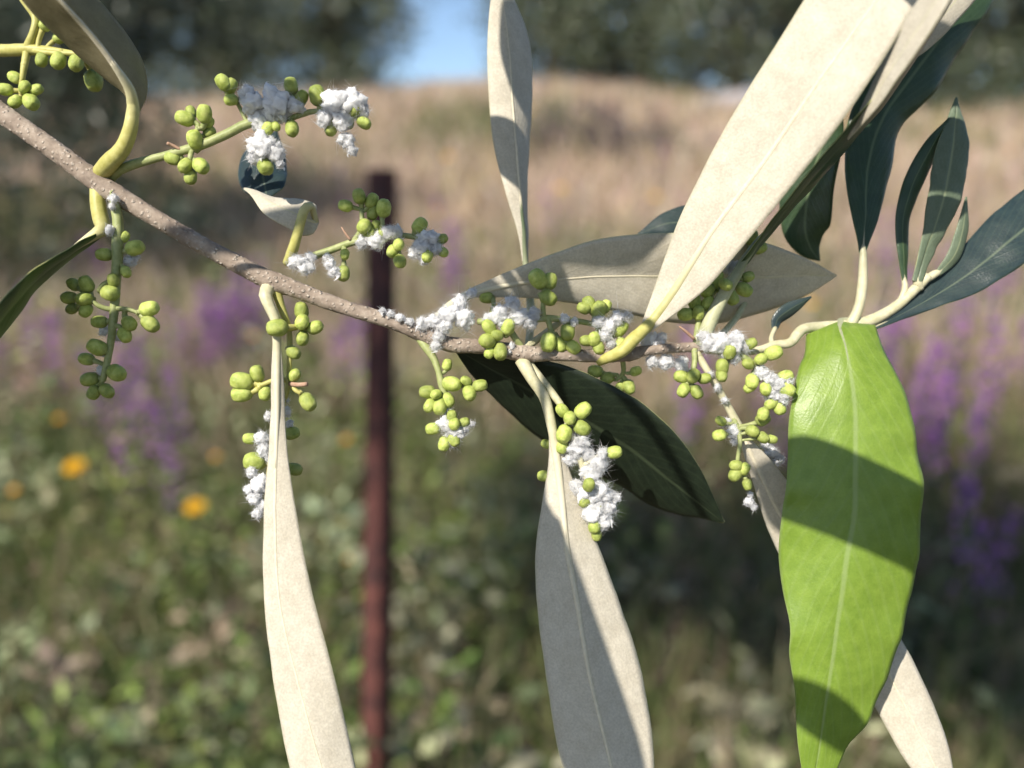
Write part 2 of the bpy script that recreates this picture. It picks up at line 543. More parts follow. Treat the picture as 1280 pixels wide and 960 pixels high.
# green herbs of the near meadow, in clumps
def herbs():
    nc = 1500
    cx, cy = field(nc, .75, 4.2, 1.1)
    per = 60
    ch = (.10 + .30 * nr.random(nc) ** 1.3)
    cr = .04 + .09 * nr.random(nc)
    idx = np.repeat(np.arange(nc), per)
    n = len(idx)
    h = nr.random(n) ** .8 * ch[idx]
    ang = nr.random(n) * 2 * np.pi
    r = cr[idx] * np.sqrt(nr.random(n)) * (0.4 + h / ch[idx])
    x = cx[idx] + r * np.cos(ang); y = cy[idx] + r * np.sin(ang)
    P = np.stack([x, y, terrain(x, y) + h], 1)
    T = unit(np.stack([np.cos(ang), np.sin(ang), nr.normal(.35, .5, n)], 1))
    B = unit(np.cross(T, nr.standard_normal((n, 3))))
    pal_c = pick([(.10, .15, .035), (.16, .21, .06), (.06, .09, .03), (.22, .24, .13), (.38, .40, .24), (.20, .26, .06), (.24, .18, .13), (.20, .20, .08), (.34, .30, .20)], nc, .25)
    # brown litter and lower herbs on the right side
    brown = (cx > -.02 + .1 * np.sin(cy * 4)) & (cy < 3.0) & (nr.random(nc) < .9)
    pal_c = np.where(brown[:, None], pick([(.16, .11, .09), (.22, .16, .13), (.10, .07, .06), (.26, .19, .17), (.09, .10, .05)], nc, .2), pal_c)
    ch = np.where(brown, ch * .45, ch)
    h = nr.random(n) ** .8 * ch[idx]
    P[:, 2] = terrain(x, y) + h
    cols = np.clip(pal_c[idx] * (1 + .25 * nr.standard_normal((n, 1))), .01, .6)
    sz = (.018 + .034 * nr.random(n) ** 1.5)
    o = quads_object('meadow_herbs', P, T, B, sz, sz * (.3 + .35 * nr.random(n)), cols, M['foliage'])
    tag(o, 'low green leafy herbs filling the meadow floor', 'herbs', kind='stuff')


def grass():
    n = 30000
    x, y = field(n, .75, 4.5, 1.0)
    P = np.stack([x, y, terrain(x, y) - .01], 1)
    T = unit(np.stack([nr.normal(0, .3, n), nr.normal(0, .3, n), np.ones(n)], 1))
    B = unit(np.cross(T, nr.standard_normal((n, 3))))
    ln = .12 + .3 * nr.random(n)
    cols = pick([(.12, .17, .04), (.10, .14, .05), (.26, .22, .12), (.33, .26, .17), (.18, .2, .08)], n)
    o = quads_object('meadow_grass', P, T, B, ln, .003 + .004 * nr.random(n), cols, M['foliage'],
                     bend=np.stack([nr.normal(0, .06, n), nr.normal(0, .06, n), -.03 * nr.random(n)], 1))
    tag(o, 'thin green and straw grass blades growing among the herbs', 'grass', kind='stuff')
    n = 70000
    x, y = field(n, 2.6, 19, 1.35, 1.0)
    P = np.stack([x, y, terrain(x, y) - .01], 1)
    T = unit(np.stack([nr.normal(0, .35, n), nr.normal(0, .35, n), np.ones(n)], 1))
    B = unit(np.cross(T, nr.standard_normal((n, 3))))
    ln = (.15 + .3 * nr.random(n))
    patch = np.sin(x * 1.3 + 2) * np.sin(y * .9) + .6 * np.sin(x * .5 - y * .6)
    cols = pick([(.52, .40, .30), (.43, .33, .25), (.56, .44, .37), (.40, .30, .23), (.48, .39, .22)], n)
    g = (patch + nr.normal(0, .5, n) > .9)[:, None]
    cols = np.where(g, pick([(.20, .20, .09), (.15, .17, .07)], n), cols)
    o = quads_object('dry_grass', P, T, B, ln, .006 + .0022 * y, cols, M['foliage'],
                     bend=np.stack([nr.normal(0, .08, n), nr.normal(0, .08, n), -.04 * nr.random(n)], 1))
    tag(o, 'straw coloured dry grass covering the rising slope', 'grass', kind='stuff')


herbs()
grass()


# --- flowers: one prototype of each, copied
def attr_mesh(name, V, F, C, material):
    me = bpy.data.meshes.new(name)
    me.from_pydata(V, [], F)
    ca = me.color_attributes.new('col', 'FLOAT_COLOR', 'POINT')
    ca.data.foreach_set('color', np.concatenate([np.array(C), np.ones((len(C), 1))], 1).astype(np.float32).ravel())
    me.materials.append(material)
    return me


def stem_mesh(name, h, leaves, col, r0=.0022, lean=.04, seed=0):
    rr = random.Random(seed)
    b = MB()
    pts = [Vector((lean * (t ** 2), lean * .4 * t, h * t)) for t in [i / 6 for i in range(7)]]
    b.tube(pts, [r0 * (1 - .5 * i / 6) for i in range(7)], 5)
    V = [tuple(v) for v in b.v]; F = list(b.f)
    for k in range(leaves):
        t = rr.uniform(.05, .9); a = rr.uniform(0, 6.28); l = rr.uniform(.03, .07) * (1.2 - t)
        p = Vector((lean * t * t, lean * .4 * t, h * t))
        d = Vector((math.cos(a), math.sin(a), rr.uniform(.2, .9))).normalized()
        s = d.cross(Vector((0, 0, 1))).normalized() * l * .13
        i0 = len(V)
        V += [tuple(p), tuple(p + d * l * .5 + s), tuple(p + d * l), tuple(p + d * l * .5 - s)]
        F.append((i0, i0 + 1, i0 + 2, i0 + 3))
    return attr_mesh(name, V, F, [tuple(c * rr.uniform(.8, 1.2) for c in col) for _ in V], M['foliage'])


def purple_head(name, h, n, seed, lean=.04, size=.012):
    rr = random.Random(seed)
    V, F, C = [], [], []
    for k in range(n):
        t = rr.uniform(.5, 1.03); a = rr.uniform(0, 6.28)
        p = Vector((lean * t * t, lean * .4 * t, h * t))
        d = Vector((math.cos(a), math.sin(a), rr.uniform(.0, .9))).normalized()
        base = p + d * rr.uniform(.004, .03) * (1.35 - t)
        x = d.cross(Vector((.1, .2, 1))).normalized(); y = d.cross(x)
        c = rr.choice([(.30, .13, .36), (.38, .18, .40), (.24, .10, .33), (.44, .23, .42)])
        i0 = len(V); V.append(tuple(base)); C.append(c)
        for j in range(5):
            q = base + d * size * 1.1 + (x * math.cos(j * 1.2566) + y * math.sin(j * 1.2566)) * size * rr.uniform(.5, .85)
            V.append(tuple(q)); C.append(tuple(min(.9, v * rr.uniform(.9, 1.4)) for v in c))
        for j in range(5):
            F.append((i0, i0 + 1 + j, i0 + 1 + (j + 1) % 5))
    return attr_mesh(name, V, F, C, M['petal'])


def yellow_head(name, seed, col=(.75, .42, .015), r=.019):
    rr = random.Random(seed)
    V, F, C = [], [], []
    for ring, (rad, zz) in enumerate(((1.0, .0), (.72, .004))):
        for k in range(13):
            a = (k + ring * .5) / 13 * 6.2832
            u = Vector((math.cos(a), math.sin(a), .12)); s = Vector((-math.sin(a), math.cos(a), 0))
            i0 = len(V); R_ = r * rad * rr.uniform(.88, 1.08)
            V += [tuple(u * r * .2 + Vector((0, 0, zz))), tuple(u * R_ * .65 + s * R_ * .2 + Vector((0, 0, zz))),
                  tuple(u * R_ + Vector((0, 0, zz + rr.uniform(-.003, .003)))), tuple(u * R_ * .65 - s * R_ * .2 + Vector((0, 0, zz)))]
            F.append((i0, i0 + 1, i0 + 2, i0 + 3)); C += [tuple(c * rr.uniform(.85, 1.1) for c in col)] * 4
    return attr_mesh(name, V, F, C, M['petal'])


def disc_mesh(name, r=.006, col=(.55, .26, .01)):
    V, F, C = [], [], []
    for i in range(4):
        a = i / 4 * math.pi / 2
        for j in range(10):
            b = j / 10 * 6.2832
            V.append((r * math.cos(a) * math.cos(b), r * math.cos(a) * math.sin(b), .003 + r * .6 * math.sin(a))); C.append(col)
    for i in range(3):
        for j in range(10):
            F.append((i * 10 + j, i * 10 + (j + 1) % 10, (i + 1) * 10 + (j + 1) % 10, (i + 1) * 10 + j))
    F.append(tuple(30 + j for j in range(10)))
    return attr_mesh(name, V, F, C, M['petal'])


PUR = [(stem_mesh('stem', h, 16, (.16, .2, .1), seed=s), purple_head('flower_spike', h, n, s + 10), h)
       for h, n, s in ((.42, 22, 1), (.5, 28, 2), (.36, 18, 3), (.46, 30, 4))]
YEL = [(stem_mesh('stem', h, 12, (.13, .2, .05), seed=s, lean=.03), h, s) for h, s in ((.38, 5), (.44, 6), (.3, 7))]
YH = [yellow_head('petals', 20), yellow_head('petals', 21, (.72, .36, .015), .016), yellow_head('petals', 22, (.7, .28, .02), .014)]
DISC = disc_mesh('disc')


def purple_plant(x, y, k, rz, s, label, group):
    st, hd, h = PUR[k]
    o = empty('purple_wildflower', (x, y, tz(x, y) - .005))
    o.rotation_euler = (0, 0, rz); o.scale = (s, s, s)
    tag(o, label, 'wildflower', group)
    for nm, me in (('stem', st), ('flower_spike', hd)):
        c = bpy.data.objects.new(nm, me); COL.objects.link(c); c.parent = o
        if nm == 'flower_spike':
            c['kind'] = 'stuff'
    return o


def yellow_plant(x, y, k, rz, s, tilt, head, label, group):
    st, h, sd = YEL[k]
    o = empty('yellow_wildflower', (x, y, tz(x, y) - .005))
    o.rotation_euler = (0, 0, rz); o.scale = (s, s, s)
    tag(o, label, 'wildflower', group)
    c = bpy.data.objects.new('stem', st); COL.objects.link(c); c.parent = o
    hd = bpy.data.objects.new('petals', YH[head]); COL.objects.link(hd); hd.parent = o
    hd.location = (.03, .012, h)
    hd.rotation_euler = Vector((math.sin(-rz) * -tilt, -math.cos(rz) * tilt, 1)).to_track_quat('Z', 'Y').to_euler()
    dc = bpy.data.objects.new('disc', DISC); COL.objects.link(dc); dc.parent = hd
    return o


def flowers():
    lab_n, grp_n = 'purple flower spike on a leafy stem in the green meadow', 'purple wildflowers in the meadow'
    # clumps of purple, given by the pixel of the flower heads
    clumps = [(270, 405, 60, 26, 22), (190, 520, 50, 60, 8), (330, 380, 50, 30, 6), (160, 470, 40, 30, 5), (440, 440, 14, 20, 3), (560, 350, 30, 20, 5),
              (1150, 330, 70, 50, 9), (1230, 430, 60, 60, 9), (1180, 470, 80, 60, 7), (1100, 440, 50, 40, 5), (1250, 330, 40, 50, 7),
              (1150, 500, 20, 20, 3), (1190, 560, 40, 30, 5), 
              (120, 330, 40, 20, 4), (60, 430, 60, 40, 6), (700, 250, 200, 40, 8), (960, 260, 60, 40, 6), (1000, 480, 60, 60, 5), (1240, 680, 30, 40, 3), (880, 500, 40, 30, 3)]
    for cx, cy, rx, ry, n in clumps:
        for i in range(n):
            px = cx + rnd.gauss(0, rx * .55); py = cy + rnd.gauss(0, ry * .55)
            x, y = ground_hit(px, py, .34)
            far = y > 3.4
            purple_plant(x, y, rnd.randrange(4), rnd.uniform(0, 6.28), rnd.uniform(.8, 1.12),
                         'purple flower spike among the straw grass of the slope' if far else lab_n,
                         'purple wildflowers on the slope' if far else grp_n)
    for px, py in ((820, 845), (640, 820), (312, 700), (505, 640), (1150, 495)):
        x, y = ground_hit(px, py, .13)
        purple_plant(x, y, 2, rnd.uniform(0, 6.28), .36, 'low purple flower close to the ground between the herbs', 'low purple flowers between the herbs')
    ylab, yg = 'yellow daisy-like flower on a thin stem in the meadow', 'yellow wildflowers in the meadow'
    near = [(88, 583, .40, 1.25, 0, .6), (240, 634, .40, 1.15, 0, .5), (72, 525, .4, .9, 1, .3), (316, 421, .4, .9, 1, .3), (432, 550, .4, .9, 2, .5),
            (435, 700, .38, .7, 2, .4), (15, 615, .4, .8, 1, .4), (268, 572, .38, .8, 1, .2), (300, 685, .36, .6, 0, .4), (820, 246, .4, 1.2, 0, .6), (700, 235, .4, 1.4, 0, .5),
            (560, 195, .4, 1.5, 0, .5), (545, 265, .4, 1.2, 1, .4), (640, 240, .4, 1.3, 1, .3), (1015, 380, .4, 1.0, 0, .6), (980, 415, .4, 1.0, 2, .5), (480, 215, .4, 1.4, 1, .5)]
    for px, py, h, s, head, tilt in near:
        x, y = ground_hit(px, py, .38 * s)
        x -= .03 * s
        far = y > 3.4
        yellow_plant(x, y, 0, 0.0, s, tilt, head,
                     'yellow flower among the straw grass of the slope' if far else ylab, 'yellow wildflowers on the slope' if far else yg)
    for i in range(26):
        x, y = [float(v[0]) for v in field(1, 3.5, 9)]
        yellow_plant(x, y, rnd.randrange(3), rnd.uniform(0, 6.28), rnd.uniform(1.1, 1.6), .5, rnd.randrange(3),
                     'yellow flower among the straw grass of the slope', 'yellow wildflowers on the slope')


flowers()


# ------------------------------------------------------------------ trees
BARK2 = simple('trunk_bark', (.06, .05, .04), (.16, .13, .11), 14, .9, .2, .8, .02)


def tree(name, x, y, h, blobs, n, lsize, label, group=None, pal=((.06, .08, .045), (.10, .12, .07), (.17, .19, .14), (.035, .055, .03), (.12, .14, .07)), clump=None, trunk=True, r0=.16, cat='tree', gap=None):
    """blobs: (dx, dy, z, rx, ry, rz) ellipsoids the leaves fill, in clumps"""
    z0 = tz(x, y)
    o = empty(name, (x, y, z0))
    tag(o, label, cat, group)
    if trunk:
        b = MB()
        rr = random.Random(hash((round(x, 2), round(y, 2))) & 0xffff)
        fork = Vector((rr.uniform(-.2, .2), rr.uniform(-.2, .2), h * .3))
        path = [Vector((0, 0, -.1)), fork * .5 + Vector((rr.uniform(-.06, .06), 0, 0)), fork]
        pp = catmull([tuple(p) for p in path], 8)
        b.tube([Vector(p) + Vector((x, y, z0)) for p in pp], [r0 * (1.25 - .5 * i / 7) for i in range(8)], 9, bump=.12, freq=8)
        for bl in blobs:
            e = Vector(bl[:3])
            midp = fork.lerp(e, .5) + Vector((rr.uniform(-.1, .1), rr.uniform(-.1, .1), .08))
            pp = catmull([tuple(fork * .9), tuple(midp), tuple(e)], 8)
            b.tube([Vector(p) + Vector((x, y, z0)) for p in pp], [r0 * .55 * (1 - .85 * i / 7) for i in range(8)], 6, bump=.1, freq=8)
        b.build('trunk', BARK2, o)
    tot = sum(bl[3] * bl[4] * bl[5] for bl in blobs)
    Ps, Ts = [], []
    for bl in blobs:
        k = max(8, int(n * bl[3] * bl[4] * bl[5] / tot))
        per = 14
        nc = max(2, k // per)
        d = unit(nr.standard_normal((nc, 3))) * (nr.random((nc, 1)) ** .45)
        cpos = d * np.array(bl[3:6]) + np.array(bl[:3])
        cdir = unit(nr.standard_normal((nc, 3)) + np.array((0, 0, .1)))
        idx = np.repeat(np.arange(nc), per)
        s = nr.random((len(idx), 1)) * lsize * 4
        P = cpos[idx] + cdir[idx] * s + nr.normal(0, lsize * .25, (len(idx), 3))
        T = unit(cdir[idx] * .8 + unit(nr.standard_normal((len(idx), 3))))
        Ps.append(P); Ts.append(T)
    P = np.concatenate(Ps) + np.array((x, y, z0)); T = np.concatenate(Ts)
    if gap is not None:                              # opening in the crown that lets the sun through
        o_, r_ = np.array(gap[0]), gap[1]
        v = P - o_
        along = v @ np.array(S)
        keep = np.linalg.norm(v - along[:, None] * np.array(S), axis=1) > r_
        P, T = P[keep], T[keep]
    B = unit(np.cross(T, nr.standard_normal(T.shape)))
    m = len(P)
    ln = lsize * (.7 + .6 * nr.random(m))
    c = quads_object('crown', P, T, B, ln, ln * .24, pick(pal, m, .2), M['crown'], parent=o)
    return o


def trees():
    # along the crest, over the straw slope
    G = 'olive trees along the crest'
    cols = [(-90, 13.5, 1.5), (40, 14.0, 1.5), (150, 15.0, 1.15), (315, 14.5, 1.2), (425, 13.8, 1.15), (690, 14.6, 1.15), (790, 15.5, 1.3), (910, 14.0, 1.3), (1010, 15.0, 1.3), (1110, 13.2, 1.2), (1215, 14.5, 1.4), (1330, 13.5, 1.5)]
    for i, (px, y, rad) in enumerate(cols):
        x = (px - 640) / FPX * y
        h = 4.2
        blobs = []
        for k in range(9):
            a = k * 2.4 + i * 1.3
            rr = rad * (.35 + .5 * ((k * 37 + i * 11) % 10) / 10)
            blobs.append((math.cos(a) * rr, math.sin(a) * rr, .38 + .27 * k, .62 * rad, .6, .42))
        tree('olive_tree', x, y, h, blobs, 13000, .15, 'grey-green olive tree standing along the crest of the slope', G)
    # tree whose low boughs hang at the left, canopy shade darkened into its leaf colours
    tree('olive_tree', -2.75, 4.1, 3.0, [(.75, -.2, .85, .42, .4, .35), (1.0, -.3, .5, .3, .3, .25), (.3, 0, 1.2, .5, .5, .45), (.8, .1, 1.45, .5, .5, .4), (1.25, .2, 1.5, .4, .4, .3), (.3, -.5, .45, .45, .3, .35), (.0, .3, 1.9, .8, .7, .5)],
         26000, .065, 'shade-darkened olive tree with low drooping boughs behind the branch left of the post', pal=((.03, .045, .028), (.05, .065, .04), (.09, .105, .08)), r0=.11)
    # the neighbour whose crown shades the ground in front of the camera on the right
    tx, ty = 0.95, -.12
    spots = [(-.30, -1.25, .34), (-.30, -.8, .36), (-.72, -.62, .36), (-1.12, -.42, .28), (-.6, -.25, .34), (-.1, -.4, .4), (.25, -.9, .4), (.2, -1.4, .4)]
    spots += [(-1.25, -.15, .25), (-1.3, -.6, .14), (-.25, -1.7, .35)]
    tree('olive_tree', tx, ty, 3.4, [(a - tx, b - ty, 2.45, r, r, .2) for a, b, r in spots], 30000, .06, 'olive tree spreading its crown over the shaded ground beside the post', r0=.07, gap=(tuple(W(640, 480, 150)), .19))


trees()


# ------------------------------------------------------------------ post, stones, brush
def post():
    m, nt, out = mat('rusty_paint')
    L = nt.links.new
    tc = N(nt, 'ShaderNodeTexCoord')
    n1 = N(nt, 'ShaderNodeTexNoise', i_Scale=38.0, i_Detail=8.0, i_Roughness=.7); L(tc.outputs['Object'], n1.inputs['Vector'])
    n2 = N(nt, 'ShaderNodeTexNoise', i_Scale=240.0, i_Detail=4.0); L(tc.outputs['Object'], n2.inputs['Vector'])
    r = ramp(nt, [(.35, (.022, .011, .011)), (.5, (.06, .02, .017)), (.65, (.12, .042, .032))]); L(n1.outputs[0], r.inputs[0])
    p = N(nt, 'ShaderNodeBsdfPrincipled', i_Roughness=.75); p.inputs['Specular IOR Level'].default_value = .3
    L(r.outputs[0], p.inputs['Base Color'])
    b = N(nt, 'ShaderNodeBump', i_Strength=.5, i_Distance=.001); L(n2.outputs[0], b.inputs['Height']); L(b.outputs[0], p.inputs['Normal'])
    L(p.outputs[0], out.inputs[0])
    top = W(476, 211, 1000)
    bot = W(468, 1000, 1000)
    d = (bot - top).normalized()
    base = top + d * ((tz(top.x, top.y) - .12 - top.z) / d.z)
    # angle-iron profile, opening towards the camera, corner behind
    w, t = .027, .004
    A = math.radians(38)                                   # left flange turned away from the sun
    prof2 = [(0, 0), (-w, 0), (-w, -t), (-t, -t), (-t, -w), (0, -w)]
    rot = math.radians(-135 + 14)
    prof = []
    for u, v in prof2:
        prof.append((u * math.cos(rot) - v * math.sin(rot), u * math.sin(rot) + v * math.cos(rot)))
    cx = sum(p[0] for p in prof) / 6
    prof = [(p[0] - cx, p[1]) for p in prof]
    V, F = [], []
    rings = 24
    for i in range(rings):
        c = base.lerp(top, i / (rings - 1))
        for u, v in prof:
            V.append((c.x + u + rnd.uniform(-.0003, .0003), c.y + v, c.z))
    for i in range(rings - 1):
        for j in range(6):
            a = i * 6 + j; b2 = i * 6 + (j + 1) % 6
            F.append((a, b2, b2 + 6, a + 6))
    F.append(tuple(range(6))[::-1]); F.append(tuple((rings - 1) * 6 + j for j in range(6)))
    me = bpy.data.meshes.new('metal_post')
    me.from_pydata(V, [], F)
    me.materials.append(m)
    o = link('metal_post', me)
    tag(o, 'rusty dark red angle-iron post standing upright in the meadow', 'post')


post()

STONE = simple('pale_stone', (.22, .20, .20), (.42, .38, .37), 3.0, .9, .2, .6, .05)


def rock(x, y, s, label, seed):
    bm = bmesh.new()
    bmesh.ops.create_icosphere(bm, subdivisions=3, radius=1)
    for v in bm.verts:
        q = v.co * 1.3 + Vector((seed, 0, 0))
        v.co = v.co * (1 + .28 * noise.noise(q) + .14 * noise.noise(q * 2.7))
        v.co.x *= s[0]; v.co.y *= s[1]; v.co.z *= s[2]
    me = bpy.data.meshes.new('boulder'); bm.to_mesh(me); bm.free()
    me.materials.append(STONE)
    o = link('boulder', me); o.location = (x, y, tz(x, y) + s[2] * .25)
    tag(o, label, 'boulder')


x, y = ground_hit(930, 150); rock(x, y, (.7, .4, .3), 'long pale grey boulder lying on the slope behind the pale leaves', 3.1)
x, y = ground_hit(885, 130); rock(x, y, (.35, .3, .28), 'small pale grey boulder beside the longer boulder on the slope', 8.4)


def bush(px, py, s, n, pal, label, lsize=.05):
    x, y = ground_hit(px, py)
    o = tree('bush', x, y, s * 2, [(0, 0, s * .45, s, s * .7, s * .5), (s * .6, 0, s * .35, s * .6, s * .5, s * .35), (-s * .6, .1, s * .3, s * .6, s * .5, s * .35)], n, lsize, label, pal=pal, trunk=True, r0=.02, cat='bush')


bush(725, 205, .55, 3000, ((.10, .075, .08), (.15, .11, .115), (.07, .06, .06)), 'dark mauve-grey dry bush on the straw slope')
bush(800, 215, .4, 1800, ((.10, .085, .07), (.14, .11, .10)), 'smaller dry brown bush at the foot of the mauve-grey bush')
bush(1250, 105, .6, 2000, ((.14, .11, .05), (.2, .15, .07)), 'tawny bush at the foot of the crest trees', .08)


# ================================================================== the olive branch
branch = empty('olive_branch', W(0, 140, 152))
tag(branch, 'bark-covered olive branch with pale leaf undersides and flower buds crossing before the meadow', 'branch')
twig = empty('olive_twig', W(-60, 62, 158))
tag(twig, 'short yellow-green olive twig with buds above the thick branch, beside its curled leaf', 'twig')


def path_px(pts, n):
    p = catmull([[a[0], a[1], a[2] * 3.0, a[3]] for a in pts], n)
    P = [W(r[0], r[1], r[2] / 3.0) for r in p]
    R = [r[3] * (r[2] / 3.0) / 1000 / FPX for r in p]
    return P, R


def tube_px(b, pts, n=40, seg=12, **kw):
    P, R = path_px(pts, n)
    b.tube(P, R, seg, **kw)


# ---- stem with its side shoots: (x, y, depth mm, radius px)
sb = MB()
tube_px(sb, [(-120, 50, 156, 13), (-20, 126, 153, 12.5), (60, 182, 151, 12), (128, 232, 150, 12.5), (145, 243, 150, 12.5), (190, 270, 150, 10.8), (250, 305, 150, 10.8), (320, 342, 150, 11.5), (345, 353, 150, 12.3),
             (365, 360, 150, 10.8), (430, 384, 150, 9.3), (490, 402, 150, 9.6), (530, 417, 150, 11), (560, 430, 150, 9.8), (610, 434, 150, 9.2), (655, 442, 150, 10.5), (690, 443, 150, 8.2), (740, 445, 150, 7.8),
             (785, 443, 150, 8.8), (810, 438, 150.5, 6.3), (865, 434, 151, 6.2), (885, 436, 151, 6.6)], 300, 32, bump=.10, freq=1300)
tube_px(sb, [(880, 436, 151, 6), (925, 440, 152, 5.2), (950, 437, 153, 4.8), (968, 431, 153.5, 5.2), (988, 428, 154, 6), (1003, 412, 156, 6.5), (1030, 408, 158, 6.5), (1064, 406, 158, 7), (1090, 400, 158, 7.5), (1120, 383, 158, 6.5), (1145, 360, 158, 6.3), (1160, 345, 158, 6)], 90, 14, bump=.05, freq=900, mat=1)
tube_px(sb, [(870, 440, 151, 5), (890, 473, 151, 4.6), (912, 512, 152, 5), (930, 545, 153, 6)], 30, 12, bump=.05, freq=900, mat=1)
tube_px(sb, [(965, 431, 154, 4), (964, 422, 155, 3), (969, 410, 157, 3)], 10, 8, mat=1)
tube_px(sb, [(655, 436, 151, 5), (680, 418, 153, 4.5), (705, 398, 154, 4)], 16, 10, mat=1)
sb.build('stem', [M['bark'], M['petiole']], branch)
t2 = MB()
tube_px(t2, [(-60, 60, 158, 8), (0, 63, 157, 7.5), (36, 62, 156, 7), (70, 64, 156, 4.5), (96, 67, 155, 3.5), (100, 58, 155, 2)], 30, 12, bump=.04, freq=900)
tube_px(t2, [(34, 62, 156, 6), (42, 40, 155, 4.5), (44, 22, 155, 4.5), (30, 0, 155, 5), (10, -30, 156, 4)], 24, 10)
tube_px(t2, [(34, 62, 156, 5), (30, 85, 155, 4), (26, 108, 155, 2.5)], 14, 8)
t2.build('stem', M['petiole_green'], twig)


# ---- leaves
def make_leaf(st, top='top', face='under', n=44, m=8, thick=.00034, wave=.0, rib=True, petiole=None, pmat='petiole', parent=None, bulge=.10, seed=0, ribr=3.4, under='under', groove=0.0, shift=None):
    """st rows: x, y, depth, left width px, left depth offset mm, right width px, right depth offset mm (base to tip)"""
    parent = parent or branch
    p = catmull([[a[0], a[1], a[2] * 1.0] + list(a[3:]) for a in st], n)
    d = np.gradient(p[:, :2], axis=0)
    d = d / np.maximum(np.linalg.norm(d, axis=1, keepdims=True), 1e-6)
    G = np.zeros((n, 2 * m + 1, 3))
    for i in range(n):
        x, y, dep, wl, dl, wr, dr = p[i]
        tx, ty = d[i]
        wl, wr = max(wl, .3), max(wr, .3)
        Mv = np.array(W(x, y, dep))
        Lv = np.array(W(x + wl * ty, y - wl * tx, dep + dl))
        Rv = np.array(W(x - wr * ty, y + wr * tx, dep + dr))
        for j in range(-m, m + 1):
            s = abs(j) / m
            E = Lv if j < 0 else Rv
            q = Mv * (1 - s) + E * s
            G[i, j + m] = q
    if shift is not None:
        G = G + np.array(shift)
    # normals of the sheet
    du = np.gradient(G, axis=0); dv = np.gradient(G, axis=1)
    Nn = np.cross(du, dv)
    Nn /= np.maximum(np.linalg.norm(Nn, axis=2, keepdims=True), 1e-12)
    toc = np.array(CAM) - G
    w = np.linalg.norm(G[:, -1] - G[:, 0], axis=1)
    sgn = 1.0 if np.sum(np.sum(Nn * toc, axis=2) / np.linalg.norm(toc, axis=2) * w[:, None]) > 0 else -1.0
    Nn = Nn * sgn                                    # now towards the camera
    # smooth cross-section bulge and edge waves
    for i in range(n):
        for j in range(2 * m + 1):
            s = abs(j - m) / m
            side = -1 if j < m else 1
            k = bulge * w[i] * .5 * (s * (1 - s)) * 1.6
            if wave:
                k += wave * s * s * (noise.noise(Vector((i / n * 7.0 + seed, side * 3.1, seed))) + .5 * noise.noise(Vector((i / n * 17.0 + seed, side * 5.1, seed))))
            k += .00022 * noise.noise(Vector(G[i, j]) * 240 + Vector((seed, 0, 0)))
            if groove:
                k -= groove * math.exp(-(s * m / .9) ** 2)
            G[i, j] = G[i, j] + Nn[i, j] * k
    du = np.gradient(G, axis=0); dv = np.gradient(G, axis=1)
    N2 = np.cross(du, dv); N2 /= np.maximum(np.linalg.norm(N2, axis=2, keepdims=True), 1e-12); N2 *= sgn
    c = 2 * m + 1
    prof = np.sqrt(np.clip(1 - np.abs(np.linspace(-1, 1, c)) ** 6, .15, 1)) * thick * .5
    A = G + N2 * prof[None, :, None]
    Bk = G - N2 * prof[None, :, None]
    V = np.concatenate([A.reshape(-1, 3), Bk.reshape(-1, 3)])
    F, mi, uv = [], [], []
    K = n * c
    front = 0 if face == 'under' else 1

    def u_(k):
        k %= K
        return (k % c) / (c - 1), (k // c) / (n - 1)
    for i in range(n - 1):
        for j in range(c - 1):
            a = i * c + j
            q = (a, a + 1, a + c + 1, a + c)
            q2 = tuple(k + K for k in q)
            if sgn > 0:
                q = q[::-1]
            else:
                q2 = q2[::-1]
            F.append(q); mi.append(front); F.append(q2); mi.append(1 - front)
        for j in (0, c - 1):
            a = i * c + j
            q = (a, a + c, a + c + K, a + K)
            if (j == 0) == (sgn > 0):
                q = q[::-1]
            F.append(q); mi.append(2)
    me = bpy.data.meshes.new('leaf')
    me.from_pydata(V.tolist(), [], F)
    for mm in (M[under], M[top], M['margin']):
        me.materials.append(mm)
    me.polygons.foreach_set('material_index', mi)
    me.polygons.foreach_set('use_smooth', [True] * len(F))
    ul = me.uv_layers.new(name='UVMap')
    li = np.zeros(len(me.loops), dtype=np.int32); me.loops.foreach_get('vertex_index', li)
    k = li % K
    uvs = np.stack([(k % c) / (c - 1), (k // c) / (n - 1)], 1)
    ul.data.foreach_set('uv', uvs.astype(np.float32).ravel())
    me.update()
    o = link('leaf', me, parent)
    if rib and face == 'under':
        b = MB()
        under_sheet = A if face == 'under' else Bk
        nsign = 1 if face == 'under' else -1
        ks = range(0, n - 3)
        scale = [p[i, 2] / 1000 / FPX for i in ks]
        R = [ribr * (1 - .8 * (i / n)) * s for i, s in zip(ks, scale)]
        P = [Vector(under_sheet[i, m] - N2[i, m] * nsign * R[k_] * .6) for k_, i in enumerate(ks)]
        b.tube(P, R, 8)
        b.build('midrib', M['rib'], o)
    if petiole:
        Pp, Rp = path_px(petiole, 60)
        base = Vector(G[0, m])
        cut = min(range(60), key=lambda i: (Pp[i] - base).length)
        cut = max(cut, 8)
        Q = Pp[:cut:3]; RQ = Rp[:cut:3]
        r_end = RQ[-1]
        kk = max(4, int(n * .26))
        for i in range(1, kk):
            rib_r = (ribr * (1 - .8 * (i / n)) if (rib and face == 'under') else .8) * p[i, 2] / 1000 / FPX
            t_ = min(1.0, i / (kk - 1.0)) ** .7
            r_ = r_end * (1 - t_) + rib_r * t_ * .9
            sh = A if face == 'under' else G
            Q.append(Vector(sh[i, m] - N2[i, m] * r_ * .6)); RQ.append(r_)
        b = MB()
        b.tube(Q, RQ, 12, bump=.04, freq=700)
        po = b.build('petiole', M[pmat], o)
        at = po.data.attributes.new('along', 'FLOAT', 'POINT')
